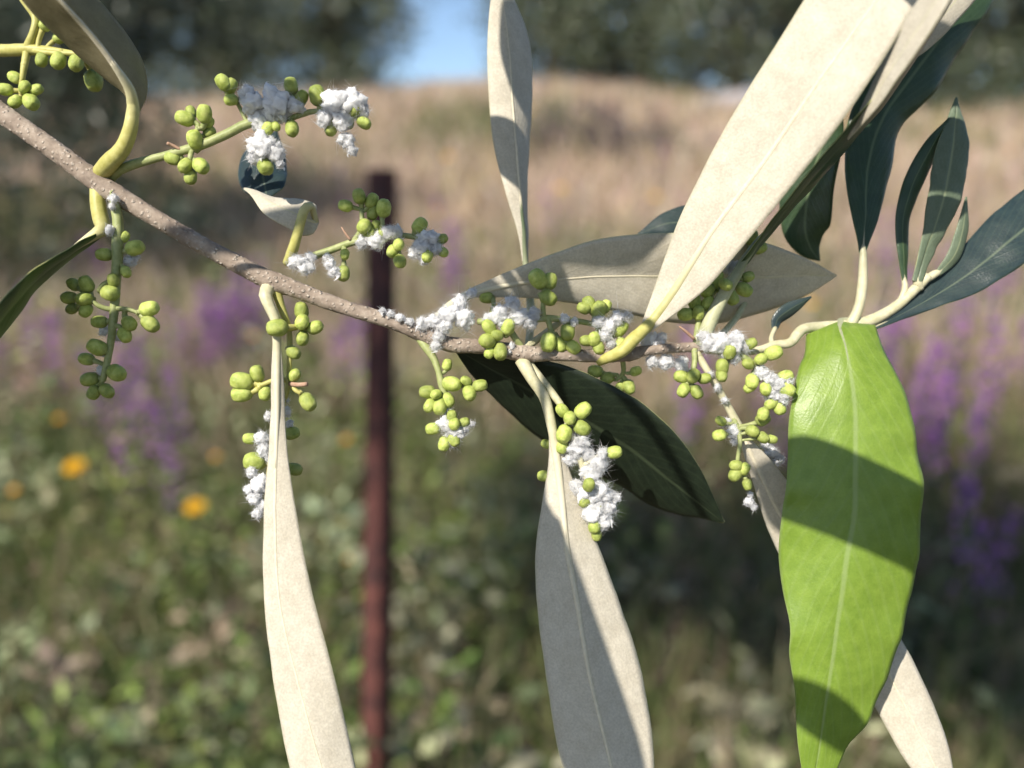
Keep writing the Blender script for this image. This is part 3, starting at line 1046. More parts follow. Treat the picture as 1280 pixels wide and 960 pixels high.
        at.data.foreach_set('value', [(i // 12) / (len(Q) - 1.0) for i in range(len(Q) * 12)])
    return o


def L(st, **kw):
    return make_leaf(st, **kw)


# long leaf hanging under the branch at its fork (pale underside)
L([(346, 425, 149, 5, 0, 5, 0), (346, 500, 148, 10, 1, 7, 1), (345, 560, 147, 14, .6, 9, .6), (344, 643, 146, 27, .5, 14, .8), (349, 747, 145, 42, .4, 19, .8), (370, 843, 144, 46, .4, 29, .8), (400, 952, 143, 42, 2, 38, 1), (425, 1030, 142, 30, 1, 32, 1), (450, 1100, 142, 1, 0, 1, 0)],
  seed=1, ribr=3.2, bulge=.06, petiole=[(344, 345, 151.5, 8), (338, 357, 150, 9.5), (332, 368, 148.6, 8.5), (337, 383, 148, 7), (345, 402, 148.3, 6.5), (346, 432, 148.8, 5), (346, 480, 148.1, 2.5)])
# middle leaf hanging under the branch, half in shade
L([(691, 540, 149, 5, 0, 5, 0), (697, 580, 148.5, 12, 1, 12, 1), (703, 630, 148, 24, 2, 26, 2), (709, 685, 147, 38, 2.5, 40, 3), (721, 750, 146, 50, 3, 50, 3.5), (737, 843, 145, 64, 3, 54, 3), (762, 947, 144, 56, 2, 60, 2.5), (780, 1030, 143, 35, 1, 40, 1), (795, 1110, 143, 1, 0, 1, 0)],
  seed=2, ribr=5.0, bulge=.05, petiole=[(652, 450, 150, 9), (664, 472, 149, 7.5), (680, 496, 149, 7), (688, 525, 148.8, 6.5), (694, 560, 148.4, 5), (701, 610, 147.9, 2.5)])
# bright green leaf arching over towards the camera
L([(1050, 402, 158, 3, 0, 3, 0), (1049, 405, 156.5, 22, 1, 28, 1), (1050, 412, 154, 42, 2, 44, 2), (1059, 440, 150, 46, 2, 60, 3), (1069, 512, 147, 68, 1, 82, 3), (1069, 587, 146, 82, 1, 85, 3), (1068, 643, 146, 84, 1, 90, 3), (1058, 700, 146, 88, 2, 86, 4), (1051, 750, 146.5, 83, 2, 73, 3.5), (1045, 790, 147, 78, 2, 58, 2.5), (1040, 827, 147.5, 72, 2, 54, 2.5), (1032, 877, 148.5, 58, 2, 38, 1.5), (1024, 935, 150, 33, 1, 27, 1), (1012, 1010, 152, 1, 0, 1, 0)],
  top='bright', face='top', rib=False, seed=3, wave=.0015, n=64, m=12, bulge=.10, groove=.00025, petiole=[(1066, 407, 159, 6), (1060, 402, 159.5, 5), (1050, 402, 158.5, 5)], pmat='petiole_dark')
# leaf partly behind the bright one, pale underside
L([(929, 546, 153, 5, 0, 6, 0), (950, 592, 155, 22, 0, 12, 1), (985, 660, 157, 34, 1, 24, 2), (1040, 745, 158, 40, 1, 34, 2), (1092, 812, 158, 36, 1, 36, 2), (1128, 875, 157, 33, 1, 34, 2), (1163, 947, 156, 26, 1, 28, 1), (1200, 1020, 155, 1, 0, 1, 0)],
  seed=4, ribr=3.5)
# leaf behind the branch, its shade painted into the colour
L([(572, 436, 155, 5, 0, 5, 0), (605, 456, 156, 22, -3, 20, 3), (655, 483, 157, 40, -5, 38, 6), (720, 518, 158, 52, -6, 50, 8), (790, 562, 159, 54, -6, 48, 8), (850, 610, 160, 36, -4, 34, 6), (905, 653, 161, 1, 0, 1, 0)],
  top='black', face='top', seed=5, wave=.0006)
# horizontal grey leaf over the branch
L([(585, 367, 153, 5, 0, 5, 0), (650, 354, 154, 20, -1, 18, 2), (700, 349, 155, 34, -3, 28, 3), (760, 345, 156, 48, -4, 42, 4), (840, 345, 157, 54, -5, 58, 5), (900, 346, 158, 52, -5, 58, 5), (960, 346, 159, 42, -4, 42, 4), (1010, 344, 160, 20, -2, 24, 2), (1045, 345, 161, 1, 0, 1, 0)],
  seed=6, ribr=2.6, petiole=[(528, 408, 150, 8), (548, 396, 151, 6), (566, 380, 152, 6), (590, 366, 153, 6)])
# big pale leaf rising towards the camera
L([(806, 412, 149, 7, 0, 7, 0), (835, 375, 147.5, 22, 1, 20, -1), (860, 337, 145.5, 33, 1.5, 34, -1.5), (894, 284, 142.5, 46, 2, 42, -2), (957, 200, 138, 64, 3, 46, -2), (1021, 106, 133, 70, 3, 52, -2.5), (1096, 0, 128, 74, 3, 46, -2), (1150, -75, 124, 60, 2, 40, -1), (1215, -165, 120, 1, 0, 1, 0)],
  seed=7, ribr=5.5, bulge=.05, n=56, petiole=[(748, 452, 150, 6), (775, 440, 147.2, 8), (791, 425, 147.3, 8.5), (808, 408, 148.2, 7), (830, 381, 147.3, 5), (858, 340, 145.4, 3)], pmat='petiole_green')
# edge-on leaf beside it
L([(925, 335, 149, 4, 0, 4, 0), (965, 283, 147, 5, -4, 5, 4), (1010, 228, 145, 7, -7, 8, 7), (1060, 170, 142, 8, -8, 9, 8), (1110, 110, 139, 8, -8, 8, 8), (1165, 28, 135, 7, -6, 7, 6), (1195, -20, 132, 6, -3, 6, 3), (1230, -80, 130, 1, 0, 1, 0)],
  top='top', face='top', seed=8, petiole=[(876, 432, 150.5, 7), (884, 410, 150, 9), (903, 372, 149.5, 8), (928, 332, 148.6, 6), (960, 290, 147, 3)], pmat='petiole_dark')
# pale half of a leaf seen between them
L([(1060, 174, 137, 1, 0, 1, 0), (1090, 128, 132, 9, 1, 10, -1), (1118, 82, 128, 15, 2, 13, -2), (1152, 30, 123, 20, 2, 14, -2), (1186, -20, 119, 18, 1, 12, -1), (1230, -80, 115, 1, 0, 1, 0)], seed=9, rib=False)
# dark green leaf behind, hanging tip
L([(1050, 130, 160, 3, 0, 3, 0), (1034, 165, 162, 22, 0, 22, 0), (1014, 225, 164, 30, -1, 36, 2), (1006, 280, 166, 32, -1, 30, 2), (1012, 308, 167, 16, 0, 18, 1), (1024, 326, 168, 1, 0, 1, 0)], face='top', seed=10)
# dark leaf on a long stalk at the fork of the right shoot
L([(1078, 316, 157, 4, 0, 4, 0), (1081, 270, 158, 17, 0, 17, 1), (1084, 210, 159, 28, 0, 30, 2), (1102, 150, 160, 40, 0, 26, 2), (1140, 95, 161, 40, 0, 34, 2), (1180, 42, 162, 36, 0, 30, 2), (1225, -15, 163, 22, 0, 22, 1), (1262, -62, 164, 1, 0, 1, 0)],
  top='top', face='top', seed=11, wave=.0008, petiole=[(1062, 408, 157.5, 7), (1073, 385, 157, 6), (1078, 355, 157, 6), (1079, 318, 156.9, 4.5), (1081, 270, 157.8, 2)], pmat='petiole_shoot')
L([(1120, 85, 156, 2, 0, 2, 0), (1150, 52, 155, 20, 0, 14, 1), (1185, 12, 154, 26, 0, 18, 1), (1220, -30, 153, 18, 0, 16, 1), (1260, -80, 152, 1, 0, 1, 0)], seed=12, rib=False)
# leaves at the shoot tip
L([(1131, 352, 158, 3, 0, 3, 0), (1128, 310, 158, 7, 0, 7, 1), (1130, 265, 158, 10, 0, 9, 1), (1145, 220, 158, 12, 0, 12, 1), (1165, 182, 158, 10, 0, 10, 1), (1186, 148, 158, 1, 0, 1, 0)], top='top', face='top', seed=13, rib=False,
  petiole=[(1122, 382, 158, 4), (1130, 365, 158, 4), (1131, 345, 157.9, 3), (1129, 315, 157.9, 1.2)], pmat='petiole_shoot')
L([(1146, 352, 157, 6, 0, 6, 0), (1158, 310, 157, 9, 0, 11, 1), (1168, 285, 157, 14, 0, 15, 1), (1180, 245, 157, 20, 0, 21, 1.5), (1190, 190, 157.5, 21, 0, 21, 1), (1194, 155, 158, 12, 0, 11, 1), (1195, 122, 159, 1, 0, 1, 0)], top='sage', face='top', seed=14, wave=.0006, rib=False, groove=.0002,
  petiole=[(1150, 362, 158, 5), (1147, 352, 157.5, 6), (1149, 340, 156.9, 5), (1158, 308, 156.8, 2)], pmat='petiole_sage')
L([(1172, 342, 158, 4, 0, 4, 0), (1190, 322, 158, 8, 0, 8, 1), (1202, 290, 158, 8, 0, 8, 1), (1208, 246, 158, 1, 0, 1, 0)], top='sage', face='top', seed=15, rib=False,
  petiole=[(1156, 350, 158, 5), (1166, 344, 158, 5), (1176, 337, 157.9, 4), (1190, 320, 157.9, 1.5)], pmat='petiole_sage')
L([(1085, 412, 158, 3, 0, 3, 0), (1120, 396, 158, 7, 0, 6, 0), (1165, 372, 158, 17, 1, 14, -1), (1215, 340, 158, 30, 3, 26, -2), (1270, 295, 158, 40, 4, 34, -2), (1320, 255, 159, 36, 3, 30, -1), (1390, 200, 160, 1, 0, 1, 0)], top='blue', face='top', seed=16, wave=.0007,
  petiole=[(1068, 408, 158.5, 5), (1078, 415, 158, 5), (1092, 409, 158, 4), (1120, 396, 157.9, 2)], pmat='petiole_shoot')
L([(968, 411, 157, 4, 0, 4, 0), (972, 398, 157, 7, 0, 7, 1), (988, 386, 157, 9, 0, 8, 1), (1014, 371, 157, 1, 0, 1, 0)], top='blue', face='top', seed=17, rib=False)
# curled leaf behind the branch
L([(398, 277, 153, 2, 0, 2, 0), (389, 276, 152, 20, 0, 20, 1), (366, 266, 151.3, 20, 0, 19, 2), (340, 254, 152, 17, -1, 8, 2), (318, 241, 154, 6, -1, 3, 1), (304, 235, 156, 1, 0, 1, 0)], seed=18, rib=False,
  petiole=[(360, 330, 152, 7), (368, 306, 150, 6.5), (374, 284, 149.4, 6), (379, 266, 149.4, 6), (386, 257, 150, 5.5), (392, 262, 151.5, 4)], pmat='petiole_green')
L([(334, 248, 157, 3, 0, 3, 0), (332, 237, 158, 25, 1, 24, 1), (329, 215, 160, 31, 2, 30, 2), (336, 190, 163, 24, 2, 22, 2), (346, 163, 166, 1, 0, 1, 0)], top='blue', face='top', seed=19, rib=False)
# upright leaf
L([(657, 334, 162, 3, 0, 3, 0), (655, 290, 161, 8, 0, 5, 2), (650, 240, 160, 18, 0, 9, 3), (645, 180, 160, 28, 0, 17, 4), (640, 120, 160, 29, 0, 25, 5), (636, 60, 160, 27, 0, 27, 5), (629, 5, 160, 17, 0, 15, 3), (618, -34, 161, 1, 0, 1, 0)],
  seed=20, ribr=2.6, petiole=[(660, 438, 153, 5), (663, 410, 157, 5), (663, 380, 160, 5), (657, 330, 162, 4)], pmat='petiole_dark')
# curled leaf at the upper left, near the lens
L([(168, 142, 146, 5, 0, 6, 0), (164, 115, 144, 9, 3, 22, 6), (146, 86, 141, 20, 5, 34, 7), (115, 45, 137, 30, 6, 36, 7), (75, 0, 132, 36, 6, 34, 6), (35, -45, 128, 30, 4, 28, 4), (-20, -110, 122, 1, 0, 1, 0)],
  seed=21, ribr=5, pmat='petiole_green', under='thin', petiole=[(124, 220, 151, 11), (136, 204, 148, 11), (152, 188, 147, 10), (162, 165, 146, 9), (165, 140, 145, 8), (159, 112, 142.8, 6.5), (145, 86, 140.6, 4), (128, 62, 138.6, 1.2)])
# edge-on leaf at the left
L([(128, 291, 150, 4, 0, 4, 0), (95, 312, 148, 6, 4, 6, -4), (41, 352, 144, 10, 7, 11, -7), (3, 396, 140, 15, 8, 14, -8), (-45, 455, 136, 13, 6, 12, -6), (-95, 525, 132, 1, 0, 1, 0)],
  top='top', face='top', seed=22, petiole=[(122, 225, 151, 9), (122, 250, 149.6, 9), (125, 270, 149.5, 9.5), (128, 286, 149.5, 9), (116, 298, 149.2, 5), (95, 312, 148, 3)], pmat='petiole_green')
# dark leaf tip showing above the horizontal leaf
L([(930, 312, 166, 3, 0, 3, 0), (880, 284, 166, 24, 0, 26, 1), (838, 279, 166, 16, 0, 16, 1), (797, 293, 166, 1, 0, 1, 0)], top='blue', face='top', seed=23, rib=False, petiole=[(885, 436, 152, 4), (925, 390, 160, 4), (940, 340, 165, 4), (928, 311, 166, 3)], pmat='petiole_dark')


# ---- added unseen twig above the frame, leaves outlined by the shadows they throw
over = empty('added_shadow_twig', W(120, -420, 70))
tag(over, 'unseen leafy olive twig added above the branch to shade its leaves', 'twig')


def CAST(st, t):
    rows = [(r[0], r[1], r[2], r[3], 0, r[4], 0) for r in st]
    make_leaf(rows, top='top', face='top', rib=False, parent=over, shift=tuple(S * t), n=24, m=4, bulge=.03)
    return W(*rows[0][:3]) + S * t


ends = [
    CAST([(925, 554, 146, 1, 1), (952, 566, 146, 36, 40), (985, 583, 146, 52, 54), (1060, 620, 146, 53, 54), (1150, 662, 146, 50, 50), (1250, 712, 146, 30, 30), (1320, 745, 146, 1, 1)], .132),
    CAST([(955, 845, 149, 1, 1), (990, 868, 149, 24, 24), (1040, 900, 149, 30, 30), (1080, 930, 149, 20, 20), (1120, 950, 149, 1, 1)], .165),
    CAST([(675, 590, 148, 1, 1), (648, 640, 148, 46, 40), (676, 740, 146, 53, 50), (711, 843, 145, 54, 55), (752, 960, 144, 52, 50), (790, 1060, 143, 30, 30), (815, 1130, 143, 1, 1)], .13),
    CAST([(668, -60, 160, 1, 1), (655, -20, 160, 20, 20), (652, 50, 160, 27, 27), (655, 110, 160, 20, 16), (662, 150, 160, 1, 1)], .08),
    CAST([(575, 150, 160, 1, 1), (610, 170, 160, 28, 22), (650, 200, 160, 36, 30), (690, 235, 160, 24, 24), (720, 260, 160, 1, 1)], .085),
    CAST([(1290, 196, 158, 1, 1), (1235, 198, 158, 34, 34), (1185, 200, 158, 45, 45), (1150, 201, 158, 42, 40), (1128, 202, 158, 1, 1)], .08),
    CAST([(1290, 95, 160, 1, 1), (1230, 100, 160, 30, 30), (1150, 110, 160, 42, 42), (1080, 120, 160, 40, 36), (1020, 130, 160, 1, 1)], .085),
    CAST([(590, 350, 156, 1, 1), (650, 335, 156, 24, 20), (730, 320, 156, 34, 24), (800, 312, 156, 30, 26), (860, 305, 156, 1, 1)], .09),
    CAST([(285, 125, 147, 1, 1), (315, 126, 147, 24, 24), (350, 130, 147, 26, 26), (385, 134, 147, 18, 20), (410, 140, 147, 1, 1)], .08),
    CAST([(500, 285, 150, 1, 1), (520, 290, 150, 24, 22), (545, 302, 150, 28, 28), (575, 316, 150, 22, 22), (610, 330, 150, 1, 1)], .09),
    CAST([(160, 385, 148.5, 1, 1), (155, 410, 148.5, 34, 30), (140, 450, 148.5, 46, 42), (125, 490, 148.5, 36, 36), (115, 530, 148.5, 1, 1)], .08),
]
ob = MB()
hub = W(120, -420, 70)
for k_, e in enumerate(ends):
    mid_ = [e.lerp(hub, .5) + UP * .012]
    if k_ in (5, 6):                                 # stalks arch high to keep their shadow off the big pale leaf
        mid_ = [CAM + RT * .075 + FW * .078 + UP * .15, CAM + RT * .01 + FW * .072 + UP * .175, hub + UP * .05]
    pts_ = catmull([tuple(e)] + [tuple(q) for q in mid_] + [tuple(hub)], 14)
    ob.tube([Vector(q) for q in pts_], [.0005 + .0008 * i / 13 for i in range(14)], 7)
ob.tube([hub, hub + Vector((-.06, -.03, .06)), hub + Vector((-.15, -.09, .10))], [.0022, .003, .0036], 10)
ob.build('stem', M['bark'], over)


# ---- flower buds
def bud_mesh(k):
    rr = random.Random(k)
    V, F = [], []
    nu, nv = 24, 17
    wob = [rr.uniform(-.05, .05) for _ in range(4)]
    for i in range(nv):
        t = i / (nv - 1)
        z = -math.cos(t * math.pi)
        r = math.sin(t * math.pi) ** .86
        for j in range(nu):
            a = 2 * math.pi * j / nu
            g = abs(math.sin(2 * a + .35 * k))
            tipw = max(0, (z - .05)) ** 1.2
            rr_ = r * (.76 + .025 * math.cos(a + k)) * (1 - .24 * tipw * math.exp(-(g / .30) ** 2)) * (1 + .03 * noise.noise(Vector((math.cos(a) * 1.5, math.sin(a) * 1.5, z * 1.5 + k * 7))))
            cal = 1.0
            if z < -.45 + .18 * math.cos(4 * a + k):
                cal = 1.08
            V.append((rr_ * cal * math.cos(a), rr_ * cal * math.sin(a), z * (1 - .07 * (1 if z > .9 else 0))))
    for i in range(nv - 1):
        for j in range(nu):
            F.append((i * nu + j, i * nu + (j + 1) % nu, (i + 1) * nu + (j + 1) % nu, (i + 1) * nu + j))
    me = bpy.data.meshes.new('bud')
    me.from_pydata(V, [], F)
    me.polygons.foreach_set('use_smooth', [True] * len(F))
    me.materials.append(M['bud'])
    return me


BUDS = [bud_mesh(k) for k in range(6)]
bcount = 0


def cluster(axis, buds, parent=None, stalks=(), rmat='rachis', ax_r=3.2, side_pull=.6):
    """axis rows: x, y, depth, radius px; buds: x, y, r px, image angle of the tip, tilt towards the lens [, depth offset mm]"""
    global bcount
    parent = parent or branch
    b = MB()
    P, R = path_px(axis, 30)
    b.tube(P, R, 9, bump=.08, freq=1200)
    nodes = list(P)
    px = catmull([list(a) for a in axis], 30)
    for s in stalks:
        Q, Rq = path_px(s, 12)
        b.tube(Q, Rq, 7, bump=.08, freq=1200)
        nodes += Q
    items = []
    for bd in buds:
        x, y, r, ang, tilt = bd[:5]
        k = int(np.argmin((px[:, 0] - x) ** 2 + (px[:, 1] - y) ** 2))
        dep = px[k, 2] + (bd[5] if len(bd) > 5 else -tilt * 2.2 + rnd.uniform(-.5, .5))
        c = W(x, y, dep)
        a = math.radians(ang)
        ct = math.sqrt(max(0, 1 - tilt * tilt))
        d = (RT * math.cos(a) + UP * math.sin(a)) * ct - FW * tilt
        d.normalize()
        items.append((c, d, r * dep / 1000 / FPX))
    for c, d, r in items:
        base = c - d * r * .95
        best = min(nodes, key=lambda q: (q - base).length)
        mid = base - d * r * .5
        pts = catmull([tuple(best), tuple(best.lerp(mid, .6)), tuple(base + d * r * .1)], 7)
        b.tube([Vector(q) for q in pts], [r * (.24 + .02 * i) for i in range(7)], 6)
    o = b.build('flower_cluster', M[rmat], parent)
    inv = parent_world(o).inverted()
    for c, d, r in items:
        q = bpy.data.objects.new('bud', BUDS[bcount % 6])
        COL.objects.link(q)
        q.parent = o
        rot = d.to_track_quat('Z', 'Y').to_matrix().to_4x4() @ Matrix.Rotation(rnd.uniform(0, 6.28), 4, 'Z')
        s = r * rnd.uniform(.97, 1.08)
        q.matrix_parent_inverse = parent_world(o).inverted()
        q.matrix_basis = Matrix.Translation(c) @ rot @ Matrix.Diagonal((s * rnd.uniform(.95, 1.05), s, s, 1))
        bcount += 1
    return o


cluster([(134, 228, 152, 6), (152, 211, 149.8, 6.5), (205, 195, 149, 5), (250, 182, 148, 6), (285, 167, 148, 6), (312, 154, 148, 6), (360, 148, 148, 4), (395, 139, 148, 3.5), (430, 146, 148, 2.5)],
        [(279, 103, 11, 130, .5), (288, 107, 10, 60, 0), (288.6, 125, 9.5, 200, .5), (230.6, 148, 12, 165, .3), (239, 140, 8, 110, 0), (255.8, 142, 12.5, 80, .4), (261, 153, 8, 60, 0), (262, 165, 9, 40, -.2), (243.7, 174, 12.5, 95, .6),
         (216, 198, 10.5, 170, .1), (231.7, 207, 11.5, 250, .6), (251.4, 208, 12, 315, .4), (238, 221, 10, 270, .1), (364, 107, 11.5, 95, .3), (377, 122, 10, 60, 0), (397, 119, 13, 100, .3), (444, 138, 10.5, 40, .6), (455, 153, 10, 320, .2),
         (414, 160, 11, 260, .3), (365, 161, 11.5, 280, .4), (334.5, 161, 9, 250, .4), (320, 135, 7, 90, .5), (436, 154, 8, 270, .3), (332, 208, 13, 300, .6), (345, 158, 7, 300, .5)],
        stalks=[[(240, 186, 148, 3.5), (243, 178, 147.5, 3.5), (247, 160, 147, 3)], [(240, 188, 148, 3.5), (238, 196, 147.5, 3.2), (237, 205, 147.5, 2.5)], [(322, 152, 148, 3), (325, 175, 147.5, 3), (328, 195, 147, 2.5)], [(310, 155, 148, 3), (300, 135, 148, 2.5), (290, 118, 148, 2)]])
cluster([(392, 320, 151, 5), (415, 312, 150.5, 4.5), (440, 303, 150, 4.5), (470, 297, 150, 4), (510, 295, 150, 3.5), (545, 306, 150, 2.5)],
        [(431.6, 257, 9.5, 170, .4), (449, 245, 10.5, 100, .5), (464.7, 251, 10.5, 60, .1), (479.5, 260, 11.5, 80, .5), (466, 266, 10.5, 250, .2, 0), (455, 283, 11, 250, .7), (460, 290, 10, 300, .2), (470, 282, 7.5, 80, .2), (525, 282, 11.5, 50, .2),
         (498, 306, 9.5, 270, .8), (490, 314, 8.5, 250, .3), (500, 327, 10, 290, .8), (476, 294, 7, 90, .6), (552.6, 299, 8.5, 20, .3), (553, 315, 8.5, 330, .3), (534, 320, 9, 260, .6), (429, 342, 11, 270, .3), (431, 318, 7.5, 270, .4)],
        stalks=[[(442, 302, 150, 3.5), (452, 285, 149.5, 3.5), (452, 262, 149.5, 3)], [(476, 296, 150, 3), (478, 280, 149.5, 3), (476, 266, 149.5, 2.5)], [(430, 308, 150, 3.5), (430, 325, 150, 3)], [(520, 297, 150, 3), (520, 288, 150, 2.5)]])
cluster([(141, 240, 149, 6), (147, 275, 148.5, 6.5), (147, 310, 148.5, 7), (145, 350, 148.5, 6), (143, 385, 148.5, 5.5), (138, 430, 148.5, 4.5), (130, 470, 148.5, 4), (125, 482, 148.5, 2.5)],
        [(130, 318, 11, 180, .2), (169, 310, 12.5, 15, .2), (155, 296, 8, 60, -.3), (157.5, 340, 8.5, 300, .3), (92, 355.5, 9.5, 150, -.2), (108, 355, 11.5, 100, .5), (105, 374, 10.5, 190, .8), (86, 372, 10, 180, -.2), (90, 386, 9, 200, -.3), (107, 388, 10, 250, .3),
         (138, 366.6, 13.5, 350, .5), (141.5, 350, 9, 90, .5), (187, 386, 12.5, 15, .1), (188, 404.5, 13.5, 320, .2), (162, 404.5, 12, 330, .6), (156, 419, 11, 300, .3), (124, 402, 10.5, 180, .1), (121, 434, 12.5, 150, .4), (108, 449, 10, 170, 0), (146, 466, 12.5, 330, .3),
         (112, 474.5, 11.5, 190, .2), (117, 490.6, 10, 250, .2), (133.6, 489, 10.5, 320, .3)],
        stalks=[[(143, 388, 148.5, 3.5), (125, 383, 147.5, 3), (112, 373, 147, 2.5)], [(143, 385, 148.5, 3.5), (160, 387, 148, 3), (173, 391, 148, 2.5)], [(145, 348, 148.5, 3), (130, 355, 147.8, 3), (124, 362, 147.5, 2.5)]])
cluster([(343, 355, 150, 7), (352, 385, 150.5, 5), (361, 410, 151, 4), (362, 440, 151, 3.5), (360, 480, 151.5, 3.5), (350, 520, 152, 3), (340, 565, 152, 2.5), (330, 620, 152, 2)],
        [(346, 410, 13, 185, .35, -4), (376.7, 388, 11.5, 90, .3), (377.7, 402.7, 11, 270, .8, -2), (394, 409, 10.5, 20, .3), (378, 423, 10.5, 280, .7), (367, 441, 9.5, 330, .3), (367.7, 469, 9.5, 40, .3), (385, 502.7, 13.5, 310, .3), (321.7, 466.7, 11.5, 100, .3), (302, 477, 15, 170, .3), (302, 492, 14, 190, .1), (331.7, 491.7, 10, 260, .3),
         (365, 541.7, 10, 10, .1), (368, 586.7, 10.5, 350, .1), (312, 548, 9.5, 175, .4), (318, 577, 15, 175, .3)],
        stalks=[[(360, 475, 151.5, 3.5), (345, 475, 151, 3.5), (325, 482, 150.5, 3)], [(361, 480, 151.5, 3), (370, 488, 151, 3), (376, 492, 151, 2.5)], [(361, 412, 151, 3), (370, 410, 150.5, 3), (375, 408, 150, 2.5)]], rmat='petiole_green')
cluster([(522, 418, 151, 6), (532, 433, 149.8, 6), (542, 448, 149.5, 4.8), (548, 464, 149, 4), (552, 480, 149, 5), (558, 500, 149, 4), (563, 525, 149, 3.5), (566, 552, 149, 2.5)],
        [(534, 490, 10.5, 180, .3), (545, 493, 8.5, 200, .8), (537.5, 507, 9.5, 240, .6), (550, 507.5, 11.5, 260, .5), (560, 500, 10, 300, .3), (565, 480, 12.5, 350, .4), (582.5, 476, 8, 150, .5), (586.7, 491.7, 10.5, 290, .5), (600, 481.7, 10, 10, .2), (559, 456, 8, 80, 0),
         (541, 536, 10.5, 190, .1), (568, 530, 9, 270, .8), (565, 520, 8, 90, .3), (580, 528, 8, 20, .2), (555, 555, 9.5, 260, .2), (567.5, 550, 9, 300, .3)],
        stalks=[[(553, 478, 149, 3.5), (570, 482, 149, 3), (588, 483, 149, 2.5)]], rmat='rachis')
cluster([(657, 450, 151, 6), (676, 474, 150, 5.5), (692, 494, 149.5, 5), (704, 512, 149, 4.5), (715, 545, 148.5, 4), (727, 580, 148.5, 4), (738, 615, 148.5, 3.5), (745, 650, 149, 3)],
        [(702.7, 513, 10, 130, .4), (728.8, 513, 12.5, 45, .3), (712, 522.7, 10, 260, .9), (727.7, 535, 11.5, 330, .4), (704.8, 542.5, 12.5, 250, .4), (768, 565, 10.5, 10, .2), (736, 606, 10, 80, .7, -3.5), (680, 594.6, 9.5, 180, .1, 2), (683, 555, 7.5, 160, 0, 2), (702.7, 559, 9, 250, .2),
         (731, 626, 9.5, 220, .5), (747.5, 632, 9, 300, .4), (743, 657, 10, 260, .4), (746, 668, 8.5, 270, .1)],
        stalks=[[(728, 582, 148.5, 3), (745, 572, 148, 3), (757, 567, 148, 2.5)], [(718, 550, 149, 2.5), (700, 575, 150.5, 2.5), (688, 592, 151, 2)]], rmat='petiole')
cluster([(597, 402, 149, 4), (620, 402, 148.5, 4.5), (650, 402, 148.5, 4), (680, 398, 149, 4.5), (700, 399, 149.5, 4), (740, 405, 150, 3.5), (775, 420, 150, 2.5)],
        [(672.8, 348.4, 13.5, 130, .4), (687.4, 351, 11, 80, 0), (685.7, 372.4, 11.5, 330, .4), (611, 408.5, 10.5, 130, .5), (635, 408.5, 11.5, 70, .4), (609, 425.7, 11.5, 180, .7), (621, 419, 9, 180, .5), (612, 441, 8, 240, .3), (624.7, 439.5, 11.5, 280, .5),
         (685.7, 428, 12.5, 260, .3), (699.5, 431, 11.5, 290, .2), (709.8, 415, 12.5, 270, .4), (716.6, 434, 10, 320, .1), (736, 380, 11, 110, .1), (749, 387, 12.5, 70, .3), (729.5, 385, 9, 160, .1), (757, 383, 9, 60, -.1),
         (743, 424, 10.5, 100, .6), (733, 426, 9, 180, .2), (748, 434, 10, 280, .3), (775, 410, 12.5, 50, .3), (777.7, 432, 10, 290, .1), (608, 372, 9.5, 180, -.2, 5)],
        stalks=[[(680, 400, 149, 4), (679, 388, 148.5, 3.5), (679, 372, 148, 3)], [(652, 434, 150, 4.5), (642, 420, 149, 4.5), (632, 406, 148.7, 4)], [(685, 398, 149, 4), (688, 410, 149, 3.5), (693, 420, 149, 3)], [(615, 402, 148.5, 4), (618, 415, 147.5, 3.5), (617, 425, 147, 3)], [(745, 405, 150, 3), (742, 395, 150, 2.5), (744, 390, 150, 2)]])
cluster([(870, 434, 151, 4.5), (872, 410, 151, 4), (878, 388, 151, 3.5), (893, 365, 152, 3), (915, 345, 153, 3), (935, 318, 154, 2.5)],
        [(907, 356, 9.5, 160, .6, -5.5), (867.6, 376.8, 10, 100, .3), (884.8, 379, 10, 50, .3), (857, 392.8, 10.5, 185, .2), (873, 391, 10, 90, .6), (892, 349, 13.5, 60, .1), (884, 363, 10, 240, .2), (930.6, 362, 11, 330, .1), (915, 372, 10.5, 300, .1), (935, 346, 9, 20, 0), (940, 297, 11, 80, .1), (950, 310, 9, 20, 0)])
cluster([(880, 436, 150, 4), (905, 436, 149.5, 4.5), (930, 447, 149.5, 4.5), (945, 458, 149.5, 4.5), (958, 475, 149.5, 3.5), (975, 500, 150, 2.5)],
        [(912, 440, 10, 90, .6), (903, 458, 10, 100, .4), (902, 469, 9.5, 270, .4), (938.6, 429.5, 9, 30, .2), (967, 441, 12.5, 20, .3), (951, 449, 9, 200, .6), (940, 477, 10.5, 260, .3), (937, 484, 9, 220, 0), (957, 486, 9.5, 260, .7), (983, 487, 11.5, 330, .3), (982, 471, 10.5, 20, .1), (974, 509, 10.5, 290, .3), (964, 504, 9.5, 220, .1), (954, 518, 9, 250, .2), (935, 455, 9, 160, .5)])
cluster([(868, 436, 150.5, 4), (868, 455, 150, 3.5), (863, 474, 149.5, 3), (862, 480, 149.5, 2)],
        [(851.6, 470.8, 10, 170, .2), (866.5, 469.6, 10, 60, .5), (854, 488, 10, 240, .2), (871, 490, 10, 300, .3), (881, 473, 9, 10, .2)])
cluster([(778, 448, 152, 3.5), (779, 465, 154, 3), (770, 476, 155, 2)], [(744, 464, 10, 170, .1), (759, 473, 10, 210, .1), (786, 484, 10, 290, .2), (795, 464, 8, 20, .1), (775, 485, 8, 250, 0)])
